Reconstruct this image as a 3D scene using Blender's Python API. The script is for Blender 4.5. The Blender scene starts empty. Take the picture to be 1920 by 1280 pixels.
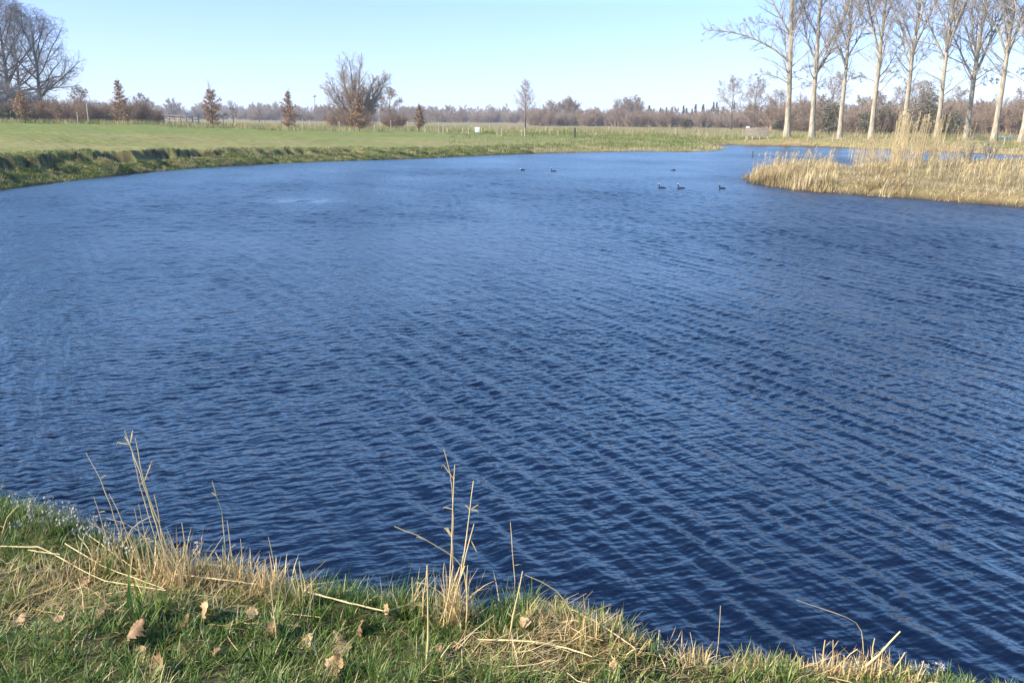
import bpy, math, random
import numpy as np
from mathutils import Vector, Matrix

random.seed(7)
RNG = np.random.default_rng(7)
SC = bpy.context.scene
COL = SC.collection
PI = math.pi

# ------------------------------------------------------------------ camera numbers
FPX, CX, CY = 1598.0, 960.0, 640.0          # focal length and centre for a 1920x1280 frame
EYE = np.array([0.0, 0.0, 2.7])
PITCH, ROLL = math.radians(14.55), math.radians(0.5)
f_ = np.array([0, math.cos(PITCH), -math.sin(PITCH)])
_r0 = np.array([1.0, 0, 0]); _u0 = np.array([0, math.sin(PITCH), math.cos(PITCH)])
r_ = math.cos(ROLL) * _r0 + math.sin(ROLL) * _u0
u_ = -math.sin(ROLL) * _r0 + math.cos(ROLL) * _u0


def ray(px, py):
    return f_ + r_ * ((px - CX) / FPX) + u_ * ((CY - py) / FPX)


def on_plane(px, py, z=0.0):
    d = ray(px, py)
    t = (z - EYE[2]) / d[2]
    return EYE + d * t


def proj(p):
    v = np.asarray(p, float) - EYE
    w = v @ f_
    return CX + FPX * (v @ r_) / w, CY - FPX * (v @ u_) / w


def at_depth(px, py, depth):
    """The point on a line of sight that lies `depth` metres ahead."""
    d = ray(px, py)
    return EYE + d * (depth / d[1])


# ------------------------------------------------------------------ little maths
def ss(a, b, x):
    t = np.clip((x - a) / (b - a), 0, 1)
    return t * t * (3 - 2 * t)


def noise2(x, y, scale, seed, octaves=3):
    """cheap smooth noise about -1..1 made of summed waves"""
    g = np.random.default_rng(seed)
    out = 0.0 * x
    amp, tot = 1.0, 0.0
    for o in range(octaves):
        for _ in range(5):
            a = g.uniform(0, 2 * PI); k = 2 * PI / scale * (2 ** o) * g.uniform(0.6, 1.5)
            ph = g.uniform(0, 2 * PI)
            out = out + amp * np.sin(k * (x * math.cos(a) + y * math.sin(a)) + ph)
        tot += amp * 5 ** 0.5
        amp *= 0.55
    return out / tot


# ------------------------------------------------------------------ the shoreline
def shore(pts):
    return [tuple(on_plane(px, py)[:2]) for px, py in pts]


LEFT_SHORE = [(0, 357), (60, 349), (120, 341), (200, 332), (300, 321), (400, 313), (500, 308), (570, 304.5), (640, 302),
              (720, 299.5), (800, 297), (900, 292), (1000, 288.5), (1100, 286), (1200, 284), (1290, 285), (1340, 283.5),
              (1365, 278.8), (1346, 275.6), (1332, 273.6), (1380, 272.6), (1450, 274), (1540, 276), (1600, 279),
              (1680, 282), (1760, 285), (1850, 290), (1940, 294), (2060, 298)]
PEN_BACK = [(2060, 308), (1960, 306), (1880, 305), (1800, 306), (1740, 308), (1700, 311), (1640, 315), (1570, 320), (1500, 320), (1440, 324),
            (1410, 331)]
PEN_FRONT = [(1400, 338), (1425, 346), (1500, 357), (1600, 364.5), (1700, 371.5), (1800, 379.5), (1900, 387), (2050, 399), (2250, 416)]
NEAR_EDGE = [(0, 940), (100, 968), (200, 1012), (300, 1045), (400, 1066), (500, 1090), (600, 1104), (700, 1120), (800, 1138),
             (900, 1135), (1000, 1138), (1100, 1170), (1180, 1205), (1250, 1228), (1320, 1226), (1400, 1232), (1500, 1240), (1600, 1250),
             (1700, 1264), (1790, 1285)]
near_top = [on_plane(px, py, 0.97)[:2] for px, py in NEAR_EDGE]
near_water = [(p[0] + 0.18, p[1] + 0.38) for p in near_top]
POND = (shore(LEFT_SHORE) + [(75, 62), (75, 52)] + shore(PEN_BACK) + shore(PEN_FRONT) + [(42, 17), (40, 6), (22, -3), (9, -0.6), (4, 1.5)]
        + [tuple(p) for p in reversed(near_water)] + [(-5.5, 6.6), (-10, 9.8), (-22, 16), (-34, 22), (-33, 27), (-26, 29.5)])
POND = np.array(POND, float)


def sdist(x, y):
    """distance to the shore, positive on land"""
    x = np.asarray(x, float); y = np.asarray(y, float)
    best = np.full(x.shape, 1e18); inside = np.zeros(x.shape, bool)
    n = len(POND)
    for i in range(n):
        ax, ay = POND[i]; bx, by = POND[(i + 1) % n]
        ex, ey = bx - ax, by - ay
        t = np.clip(((x - ax) * ex + (y - ay) * ey) / (ex * ex + ey * ey + 1e-12), 0, 1)
        best = np.minimum(best, (x - ax - t * ex) ** 2 + (y - ay - t * ey) ** 2)
        if ay != by:
            c = ((ay > y) != (by > y)) & (x < ex * (y - ay) / ey + ax)
            inside ^= c
    d = np.sqrt(best)
    return np.where(inside, -d, d)


def _w(px, py, z=0.0):
    p = on_plane(px, py, z); return p[0], p[1]


def _az(px, D):
    d = ray(px, 225 + (px - 960) * 0.0087); h = math.hypot(d[0], d[1])
    return d[0] / h * D, d[1] / h * D


#        x, y              top   width step
CTRL = [(0, 1.5,            1.0, 0.55, 0.0), (-2.5, 3.5, 1.0, 0.55, 0), (2.5, 1.2, 1.0, 0.5, 0), (-9, 8, 1.05, 0.8, 0),
        (10, -3, 1.0, 0.8, 0), (0, -10, 1.1, 1, 0), (-22, 14, 1.2, 1.5, 0),
        (*_w(0, 350),       1.10, 3.0, 1), (*_w(150, 332), 1.04, 3.0, 1), (*_w(300, 316), 0.98, 3.0, 1), (*_w(420, 309), 0.88, 3.0, 1),
        (*_w(520, 303),     0.78, 3.0, 1), (*_w(640, 298), 0.66, 3.2, 1), (*_w(760, 295), 0.56, 3.4, 0.7), (*_w(860, 291), 0.5, 4, 0.2),
        (*_w(1000, 286),    0.5, 5, 0), (*_w(1150, 282), 0.42, 6, 0), (*_w(1300, 281), 0.3, 6, 0), (*_w(1352, 279), 0.15, 5, 0),
        (*_w(1320, 270),    0.6, 6, 0), (*_w(1450, 270), 0.65, 6, 0), (*_w(1600, 273), 0.6, 6, 0), (*_w(1750, 278), 0.55, 5, 0), (*_w(1920, 287), 0.5, 5, 0),
        (*_w(1430, 335),    0.22, 1.2, 0), (*_w(1520, 340), 0.3, 1.3, 0), (*_w(1650, 345), 0.36, 1.4, 0), (*_w(1800, 350), 0.4, 1.5, 0),
        (*_w(1920, 350),    0.42, 1.6, 0), (*_w(1800, 320), 0.35, 2, 0), (*_w(1980, 320), 0.35, 2, 0), (45, 30, 0.6, 2, 0),
        (*_az(-150, 75),    1.75, 4, 1), (*_az(0, 70), 1.6, 4, 1), (*_az(250, 75), 1.45, 4, 1), (*_az(500, 80), 1.1, 4, 1), (*_az(750, 85), 0.95, 4, 0),
        (*_az(0, 105),      1.92, 4, 1), (*_az(230, 105), 1.85, 4, 1), (*_az(400, 105), 1.5, 4, 1), (*_az(560, 105), 1.25, 4, 0), (*_az(790, 105), 1.22, 4, 0),
        (*_az(1000, 108),   1.2, 4, 0), (*_az(1250, 110), 1.1, 4, 0), (*_az(1500, 108), 0.95, 4, 0), (*_az(1700, 106), 0.9, 4, 0), (*_az(1920, 104), 0.9, 4, 0),
        (*_az(-200, 180),   2.0, 4, 0), (*_az(300, 180), 1.7, 4, 0), (*_az(700, 180), 1.4, 4, 0), (*_az(1100, 180), 1.2, 4, 0), (*_az(1500, 180), 1.2, 4, 0),
        (*_az(1920, 180),   1.2, 4, 0), (*_az(300, 500), 1.6, 4, 0), (*_az(960, 500), 1.3, 4, 0), (*_az(1700, 500), 1.3, 4, 0)]
CTRL = np.array(CTRL, float)


def fields(x, y):
    num = [0.0 * x, 0.0 * x, 0.0 * x]; den = 0.0 * x
    for c in CTRL:
        w = 1.0 / ((x - c[0]) ** 2 + (y - c[1]) ** 2 + 0.6) ** 1.75
        den = den + w
        for k in range(3):
            num[k] = num[k] + w * c[2 + k]
    return [n / den for n in num]


def height(x, y, d=None):
    x = np.asarray(x, float); y = np.asarray(y, float)
    if d is None:
        d = sdist(x, y)
    B, W, S = fields(x, y)
    S = S * np.clip(0.80 + 0.75 * noise2(x, y, 6.0, 13, 3), 0.1, 1)
    dd = d + S * (0.6 * noise2(x, y, 3.1, 11, 3) + 0.22 * noise2(x, y, 0.9, 12, 2)) * ss(0.3, 1.4, d)
    t = np.clip(dd / W, 0, 1)
    p1 = 1 - (1 - t) ** 2.2
    ps = 0.40 * ss(-0.05, 0.62, t) + 0.60 * ss(0.74, 0.86, t)
    h = B * ((1 - S) * p1 + S * ps)
    near = np.exp(-(x * x + y * y) / 60.0)
    rough = near * (0.022 * noise2(x, y, 0.5, 21, 3) + 0.03 * noise2(x, y, 1.4, 22, 2))
    rough = rough + (1 - near) * (0.05 * noise2(x, y, 6.0, 23, 3)) + S * (1 - ss(0.9, 1.3, t)) * 0.07 * noise2(x, y, 0.8, 24, 2)
    h = h + rough * ss(0.0, 0.5, d)
    under = -0.02 - 0.7 * ss(0, 3.0, -d)
    return np.where(d > 0, h, under)


def h1(x, y):
    return float(height(np.array([x]), np.array([y]))[0])


def ground_at(px, py):
    """where a line of sight meets the near bank"""
    z = 1.0
    for _ in range(10):
        p = on_plane(px, py, z)
        z = 0.5 * z + 0.5 * max(h1(p[0], p[1]), 0.6)
    return np.array([p[0], p[1], h1(p[0], p[1])])


def ground_many(px, py):
    px = np.asarray(px, float); py = np.asarray(py, float); z = np.full(px.shape, 1.0)
    D = f_[None] + r_[None] * ((px - CX) / FPX)[:, None] + u_[None] * ((CY - py) / FPX)[:, None]
    for _ in range(6):
        P = EYE + D * ((z - EYE[2]) / D[:, 2])[:, None]
        z = 0.5 * z + 0.5 * np.maximum(height(P[:, 0], P[:, 1]), 0.6)
    return np.column_stack([P[:, 0], P[:, 1], height(P[:, 0], P[:, 1])])


def far_at(px, py, lo, hi):
    """ground point on the bearing of px, at the distance between lo and hi whose ground shows nearest to row py"""
    D = np.linspace(lo, hi, 140)
    a = np.array([_az(px, q) for q in D])
    z = height(a[:, 0], a[:, 1])
    best = min(range(len(D)), key=lambda i: abs(proj((a[i, 0], a[i, 1], z[i]))[1] - py) + 0.004 * abs(D[i] - 0.5 * (lo + hi)))
    return np.array([a[best, 0], a[best, 1], z[best]])


def ground_far(px, D):
    x, y = _az(px, D)
    return np.array([x, y, h1(x, y)])


# ------------------------------------------------------------------ mesh building
def mk(name, V, faces, mats=(), tint=None, smooth=True, slots=None, parent=None, link=True):
    V = np.asarray(V, np.float32)
    me = bpy.data.meshes.new(name)
    me.vertices.add(len(V)); me.vertices.foreach_set('co', V.ravel())
    faces = [np.asarray(f, np.int32) for f in faces if len(f)]
    nl = sum(f.size for f in faces); npoly = sum(len(f) for f in faces)
    me.loops.add(nl); me.polygons.add(npoly)
    if faces:
        me.loops.foreach_set('vertex_index', np.concatenate([f.ravel() for f in faces]))
        tot = np.concatenate([np.full(len(f), f.shape[1], np.int32) for f in faces])
        st = np.concatenate([[0], np.cumsum(tot)[:-1]]).astype(np.int32)
        me.polygons.foreach_set('loop_start', st)
        try:
            me.polygons.foreach_set('loop_total', tot)
        except Exception:
            pass
        if smooth:
            me.polygons.foreach_set('use_smooth', np.ones(npoly, bool))
    for m in mats:
        me.materials.append(m)
    if slots is not None:
        me.polygons.foreach_set('material_index', np.asarray(slots, np.int32))
    if tint is not None:
        for an, arr in (tint.items() if isinstance(tint, dict) else [('tint', tint)]):
            a = me.attributes.new(an, 'FLOAT', 'POINT'); a.data.foreach_set('value', np.asarray(arr, np.float32))
    me.update(calc_edges=True)
    o = bpy.data.objects.new(name, me)
    if link:
        COL.objects.link(o)
    if parent is not None:
        o.parent = parent
    return o


def tag(o, label=None, cat=None, group=None, kind=None):
    if label: o['label'] = label
    if cat: o['category'] = cat
    if group: o['group'] = group
    if kind: o['kind'] = kind
    return o


def empty(name, loc, rz=0.0, label=None, cat=None, group=None, scale=1.0):
    o = bpy.data.objects.new(name, None); COL.objects.link(o)
    o.empty_display_size = 0.1
    o.location = [float(v) for v in loc]; o.rotation_euler = (0, 0, rz); o.scale = (scale,) * 3
    return tag(o, label, cat, group)


def copy_tree(o, parent=None):
    c = o.copy(); COL.objects.link(c)
    c.parent = parent
    for ch in list(o.children):
        copy_tree(ch, c)
    return c


def tubes(polys, k=3):
    """polys: list of (points, radii). Returns vertices and quad faces; one tapered tube each."""
    if isinstance(polys, tuple):
        groups = [polys]
    else:
        by = {}
        for P, R in polys:
            by.setdefault(len(P), []).append((P, R))
        groups = [(np.array([a for a, b in L], float), np.array([b for a, b in L], float)) for L in by.values()]
    Vs, Fs, off = [], [], 0
    ang = np.arange(k) * 2 * PI / k
    for P, R in groups:
        m, n = R.shape
        T = np.gradient(P, axis=1)
        T /= np.linalg.norm(T, axis=2, keepdims=True) + 1e-9
        mean = T.mean(axis=1)
        ref = np.zeros((m, 3)); ref[np.arange(m), np.argmin(np.abs(mean), axis=1)] = 1
        U = np.cross(T, ref[:, None, :]); U /= np.linalg.norm(U, axis=2, keepdims=True) + 1e-9
        W = np.cross(T, U)
        ring = P[:, :, None, :] + R[:, :, None, None] * (U[:, :, None, :] * np.cos(ang)[None, None, :, None] + W[:, :, None, :] * np.sin(ang)[None, None, :, None])
        Vs.append(ring.reshape(-1, 3))
        idx = np.arange(m * n * k).reshape(m, n, k) + off
        a = idx[:, :-1, :]; b = idx[:, 1:, :]
        q = np.stack([a, np.roll(a, -1, axis=2), np.roll(b, -1, axis=2), b], axis=-1).reshape(-1, 4)
        Fs.append(q); off += m * n * k
    if not Vs:
        return np.zeros((0, 3)), np.zeros((0, 4), np.int32)
    return np.concatenate(Vs), np.concatenate(Fs)


def spray(src, per, ratio, ang, rad, n=3, seed=1, up=0.03, t0=0.1, wob=0.12, lmin=0.0, lmax=9.0):
    """many fine side shoots on each parent line; src is a list of (points, radii) or (array, array). Returns arrays"""
    g = np.random.default_rng(seed)
    if isinstance(src, tuple):
        groups = [src[0]]
    else:
        by = {}
        for P, R in src: by.setdefault(len(P), []).append(P)
        groups = [np.array(v, float) for v in by.values()]
    outP = []
    for PA in groups:
        m, k, _ = PA.shape
        t = g.uniform(t0, 1.0, (m, per)); f = t * (k - 1); i = np.minimum(f.astype(int), k - 2); f = (f - i)[..., None]
        rows = np.arange(m)[:, None]
        a, b = PA[rows, i], PA[rows, i + 1]
        p = a + (b - a) * f
        tan = b - a; tan = tan / (np.linalg.norm(tan, axis=-1, keepdims=True) + 1e-9)
        rv = g.normal(0, 1, tan.shape); pr = np.cross(tan, rv); pr /= np.linalg.norm(pr, axis=-1, keepdims=True) + 1e-9
        an = np.radians(ang * g.uniform(0.6, 1.35, t.shape))[..., None]
        d = tan * np.cos(an) + pr * np.sin(an)
        plen = np.linalg.norm(np.diff(PA, axis=1), axis=2).sum(1)[:, None]
        L = np.clip(plen * ratio * g.uniform(0.55, 1.3, t.shape) * (1.2 - 0.5 * t), lmin, lmax)[..., None]
        pts = [p]
        for s in range(n - 1):
            d = d + g.normal(0, wob, d.shape); d[..., 2] += up
            d = d / np.linalg.norm(d, axis=-1, keepdims=True)
            p = p + d * L / (n - 1); pts.append(p)
        outP.append(np.stack(pts, 2).reshape(-1, n, 3))
    P = np.concatenate(outP)
    R = np.linspace(rad, rad * 0.45, n)[None, :] * g.uniform(0.8, 1.2, (len(P), 1))
    return P, R


def blades(base, az, length, width, lean, bend, tint, nseg=3, flat=None, rng=RNG):
    """ribbon blades: base (m,3). lean = start angle from vertical, bend = extra angle at the tip"""
    m = len(base)
    P = [np.asarray(base, float)]
    hx, hy = np.cos(az), np.sin(az)
    for s in range(nseg):
        th = lean + bend * (s + 0.5) / nseg
        step = length / nseg
        P.append(P[-1] + np.stack([hx * np.sin(th) * step, hy * np.sin(th) * step, np.cos(th) * step], 1))
    tw = az + PI / 2 + rng.normal(0, 0.5, m)
    wx = np.stack([np.cos(tw), np.sin(tw), np.zeros(m)], 1)
    prof = np.array([0.75, 1.0, 0.75, 0.12]) if nseg == 3 else np.interp(np.arange(nseg + 1) / nseg, [0, 0.35, 0.7, 1], [0.75, 1, 0.75, 0.1])
    rows = []
    for s in range(nseg + 1):
        hw = wx * (0.5 * width * prof[s])[:, None]
        rows += [P[s] - hw, P[s] + hw]
    V = np.stack(rows, 1)
    n = 2 * (nseg + 1)
    idx = np.arange(m * n).reshape(m, n)
    q = [np.stack([idx[:, 2 * s], idx[:, 2 * s + 1], idx[:, 2 * s + 3], idx[:, 2 * s + 2]], 1) for s in range(nseg)]
    return V.reshape(-1, 3), np.concatenate(q), np.repeat(tint, n)


class Pile:
    """collects geometry for one mesh"""
    def __init__(s): s.V, s.F, s.T, s.n = [], [], [], 0
    def add(s, V, F, T=None):
        if len(V) == 0: return
        s.V.append(np.asarray(V)); s.F.append(np.asarray(F) + s.n)
        s.T.append(np.asarray(T) if T is not None else np.full(len(V), 0.5)); s.n += len(V)
    def build(s, name, mats, parent=None, smooth=True):
        w = {}
        for F in s.F: w.setdefault(F.shape[1], []).append(F)
        return mk(name, np.concatenate(s.V), [np.concatenate(v) for v in w.values()], mats, tint=np.concatenate(s.T), parent=parent, smooth=smooth)


def box_geo(x0, x1, y0, y1, z0, z1, taper=0.0):
    c = 0.5 * (x0 + x1), 0.5 * (y0 + y1)
    V = []
    for z, s in ((z0, 1.0), (z1, 1.0 - taper)):
        for x, y in ((x0, y0), (x1, y0), (x1, y1), (x0, y1)):
            V.append((c[0] + (x - c[0]) * s, c[1] + (y - c[1]) * s, z))
    F = [(0, 3, 2, 1), (4, 5, 6, 7), (0, 1, 5, 4), (1, 2, 6, 5), (2, 3, 7, 6), (3, 0, 4, 7)]
    return np.array(V), np.array(F)


def bevel(o, w, seg=2):
    m = o.modifiers.new('bevel', 'BEVEL'); m.width = w; m.segments = seg; m.limit_method = 'ANGLE'
    return o


# ------------------------------------------------------------------ materials
def new_mat(name):
    m = bpy.data.materials.new(name); m.use_nodes = True
    nt = m.node_tree; nt.nodes.clear()
    out = nt.nodes.new('ShaderNodeOutputMaterial')
    return m, nt, out


def N(nt, kind, **kw):
    n = nt.nodes.new(kind)
    for k, v in kw.items():
        if k in n.inputs.keys() if hasattr(n.inputs, 'keys') else False:
            n.inputs[k].default_value = v
        else:
            setattr(n, k, v)
    return n


def ramp(nt, stops, src=None, interp='LINEAR'):
    r = nt.nodes.new('ShaderNodeValToRGB'); cr = r.color_ramp; cr.interpolation = interp
    while len(cr.elements) > 1: cr.elements.remove(cr.elements[-1])
    for i, (p, c) in enumerate(stops):
        e = cr.elements[0] if i == 0 else cr.elements.new(p)
        e.position = p; e.color = (*c, 1)
    if src is not None: nt.links.new(src, r.inputs[0])
    return r


def noise_node(nt, scale, detail=4, rough=0.55, vec=None, coord='Object'):
    n = nt.nodes.new('ShaderNodeTexNoise'); n.inputs['Scale'].default_value = scale
    n.inputs['Detail'].default_value = detail; n.inputs['Roughness'].default_value = rough
    if vec is None:
        tc = nt.nodes.new('ShaderNodeTexCoord'); vec = tc.outputs[coord]
    nt.links.new(vec, n.inputs['Vector'])
    return n


def principled(nt, out, color=None, rough=0.8, spec=0.3):
    b = nt.nodes.new('ShaderNodeBsdfPrincipled')
    b.inputs['Roughness'].default_value = rough; b.inputs['Specular IOR Level'].default_value = spec
    if color is not None:
        if isinstance(color, tuple): b.inputs['Base Color'].default_value = (*color, 1)
        else: nt.links.new(color, b.inputs['Base Color'])
    nt.links.new(b.outputs[0], out.inputs['Surface'])
    return b


def mat_tint(name, stops, rough=0.6, trans=0.25, spec=0.3, vary=0.25, nscale=3.0):
    """colour picked per blade or leaf by its tint attribute, with a little noise; some light passes through"""
    m, nt, out = new_mat(name)
    at = nt.nodes.new('ShaderNodeAttribute'); at.attribute_name = 'tint'
    nz = noise_node(nt, nscale, 3)
    ma = nt.nodes.new('ShaderNodeMath'); ma.operation = 'MULTIPLY_ADD'
    nt.links.new(nz.outputs['Fac'], ma.inputs[0]); ma.inputs[1].default_value = vary
    nt.links.new(at.outputs['Fac'], ma.inputs[2])
    sb = nt.nodes.new('ShaderNodeMath'); sb.operation = 'SUBTRACT'; sb.inputs[1].default_value = vary * 0.5
    nt.links.new(ma.outputs[0], sb.inputs[0])
    r = ramp(nt, stops, sb.outputs[0])
    b = principled(nt, out, r.outputs[0], rough, spec)
    if trans > 0:
        t = nt.nodes.new('ShaderNodeBsdfTranslucent'); nt.links.new(r.outputs[0], t.inputs[0])
        mx = nt.nodes.new('ShaderNodeMixShader'); mx.inputs[0].default_value = trans
        nt.links.new(b.outputs[0], mx.inputs[1]); nt.links.new(t.outputs[0], mx.inputs[2])
        nt.links.new(mx.outputs[0], out.inputs['Surface'])
    return m


def mat_noise(name, stops, scale=6.0, rough=0.85, spec=0.2, bump=0.0, stretch=(1, 1, 1), detail=6):
    m, nt, out = new_mat(name)
    tc = nt.nodes.new('ShaderNodeTexCoord'); mp = nt.nodes.new('ShaderNodeMapping'); mp.inputs['Scale'].default_value = stretch
    nt.links.new(tc.outputs['Object'], mp.inputs[0])
    nz = noise_node(nt, scale, detail, 0.6, mp.outputs[0])
    r = ramp(nt, stops, nz.outputs['Fac'])
    b = principled(nt, out, r.outputs[0], rough, spec)
    if bump:
        bp = nt.nodes.new('ShaderNodeBump'); bp.inputs['Strength'].default_value = 0.6; bp.inputs['Distance'].default_value = bump
        nt.links.new(nz.outputs['Fac'], bp.inputs['Height']); nt.links.new(bp.outputs[0], b.inputs['Normal'])
    return m


M = {}
M['poplar_bark'] = mat_noise('poplar_bark', [(0.30, (0.13, 0.10, 0.07)), (0.42, (0.235, 0.19, 0.13)), (0.55, (0.35, 0.29, 0.205)), (0.75, (0.44, 0.38, 0.285))], 2.4, 0.9, 0.1, 0.08, (2.2, 2.2, 0.5), 9)
M['poplar_twig'] = mat_noise('poplar_twig', [(0.3, (0.25, 0.215, 0.175)), (0.7, (0.42, 0.37, 0.30))], 0.7, 0.9, 0.1)
M['oak_bark'] = mat_noise('oak_bark', [(0.3, (0.055, 0.048, 0.042)), (0.7, (0.12, 0.10, 0.085))], 2.0, 0.95, 0.1, 0.04, (2, 2, 0.5))
M['oak_twig'] = mat_noise('oak_twig', [(0.3, (0.14, 0.125, 0.115)), (0.7, (0.25, 0.22, 0.195))], 0.5, 0.95, 0.1)
M['wood_twig'] = mat_noise('wood_twig', [(0.3, (0.175, 0.125, 0.088)), (0.5, (0.275, 0.20, 0.14)), (0.7, (0.38, 0.285, 0.20))], 0.12, 0.95, 0.1, 0, (1, 1, 1), 3)
M['willow_twig'] = mat_noise('willow_twig', [(0.3, (0.20, 0.15, 0.10)), (0.7, (0.36, 0.265, 0.17))], 0.6, 0.95, 0.1)
M['bush_twig'] = mat_noise('bush_twig', [(0.3, (0.18, 0.125, 0.085)), (0.7, (0.34, 0.235, 0.15))], 0.6, 0.95, 0.1)
M['green_bush'] = mat_tint('green_bush', [(0.0, (0.03, 0.045, 0.018)), (0.6, (0.085, 0.10, 0.04)), (1.0, (0.16, 0.14, 0.07))], 0.7, 0.2)
M['evergreen'] = mat_tint('evergreen', [(0.0, (0.05, 0.05, 0.026)), (0.6, (0.12, 0.11, 0.06)), (1.0, (0.20, 0.17, 0.095))], 0.6, 0.2)
M['beech_leaf'] = mat_tint('beech_leaf', [(0.0, (0.10, 0.052, 0.028)), (0.45, (0.26, 0.145, 0.075)), (0.8, (0.42, 0.27, 0.15)), (1.0, (0.55, 0.40, 0.26))], 0.7, 0.3)
M['grass'] = mat_tint('grass', [(0.0, (0.018, 0.038, 0.007)), (0.3, (0.048, 0.102, 0.013)), (0.55, (0.125, 0.192, 0.029)), (0.72, (0.25, 0.25, 0.068)), (0.85, (0.46, 0.36, 0.16)), (1.0, (0.60, 0.48, 0.26))], 0.5, 0.3, 0.35, 0.15, 6)
M['straw'] = mat_tint('straw', [(0.0, (0.12, 0.07, 0.03)), (0.4, (0.36, 0.235, 0.095)), (0.75, (0.58, 0.42, 0.19)), (1.0, (0.72, 0.57, 0.31))], 0.55, 0.2, 0.35, 0.2, 8)
M['far_grass'] = mat_tint('far_grass', [(0.0, (0.028, 0.052, 0.010)), (0.35, (0.085, 0.132, 0.024)), (0.6, (0.19, 0.205, 0.055)), (0.8, (0.36, 0.28, 0.13)), (1.0, (0.50, 0.40, 0.22))], 0.7, 0.25, 0.2, 0.25, 0.4)
M['reed'] = mat_tint('reed', [(0.0, (0.075, 0.06, 0.025)), (0.2, (0.20, 0.14, 0.055)), (0.5, (0.40, 0.295, 0.14)), (0.8, (0.54, 0.415, 0.22)), (1.0, (0.66, 0.53, 0.33))], 0.6, 0.25, 0.25, 0.2, 0.8)
M['stalk'] = mat_noise('stalk', [(0.3, (0.40, 0.275, 0.115)), (0.55, (0.58, 0.43, 0.20)), (0.8, (0.70, 0.56, 0.32))], 9, 0.5, 0.35, 0, (1, 1, 0.3))
M['dead_leaf'] = mat_noise('dead_leaf', [(0.3, (0.10, 0.055, 0.022)), (0.5, (0.20, 0.115, 0.052)), (0.75, (0.32, 0.205, 0.105))], 28, 0.65, 0.3, 0.002)
M['dead_leaf_pale'] = mat_noise('dead_leaf_pale', [(0.25, (0.13, 0.075, 0.03)), (0.42, (0.29, 0.185, 0.085)), (0.6, (0.39, 0.265, 0.135)), (0.8, (0.47, 0.345, 0.20))], 20, 0.6, 0.3, 0.004)
M['petal'] = mat_noise('petal', [(0.3, (0.36, 0.32, 0.29)), (0.7, (0.52, 0.47, 0.43))], 40, 0.6, 0.2)
M['flower_stem'] = mat_noise('flower_stem', [(0.3, (0.07, 0.10, 0.03)), (0.7, (0.16, 0.17, 0.07))], 30, 0.6, 0.2)
M['post_wood'] = mat_noise('post_wood', [(0.3, (0.28, 0.22, 0.15)), (0.7, (0.47, 0.395, 0.29))], 3, 0.85, 0.2, 0.004, (4, 4, 0.5))
M['dark_wood'] = mat_noise('dark_wood', [(0.3, (0.045, 0.035, 0.022)), (0.7, (0.10, 0.08, 0.05))], 3, 0.9, 0.2, 0.004, (4, 4, 0.5))
M['grey_wood'] = mat_noise('grey_wood', [(0.3, (0.17, 0.13, 0.10)), (0.7, (0.32, 0.25, 0.19))], 2, 0.9, 0.2, 0.004, (1, 1, 3))
M['hurdle_wood'] = mat_noise('hurdle_wood', [(0.3, (0.17, 0.135, 0.10)), (0.7, (0.30, 0.245, 0.185))], 2, 0.9, 0.2, 0.004, (1, 1, 3))
M['white_paint'] = mat_noise('white_paint', [(0.3, (0.66, 0.64, 0.58)), (0.7, (0.80, 0.79, 0.74))], 2, 0.6, 0.3)
M['bird_black'] = mat_noise('bird_black', [(0.3, (0.010, 0.011, 0.014)), (0.7, (0.028, 0.028, 0.032))], 20, 0.45, 0.4)
M['bird_white'] = mat_noise('bird_white', [(0.3, (0.70, 0.70, 0.70)), (0.7, (0.82, 0.82, 0.80))], 20, 0.6, 0.3)
M['metal'] = mat_noise('metal', [(0.3, (0.22, 0.24, 0.27)), (0.7, (0.34, 0.36, 0.39))], 1, 0.6, 0.4)


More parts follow.
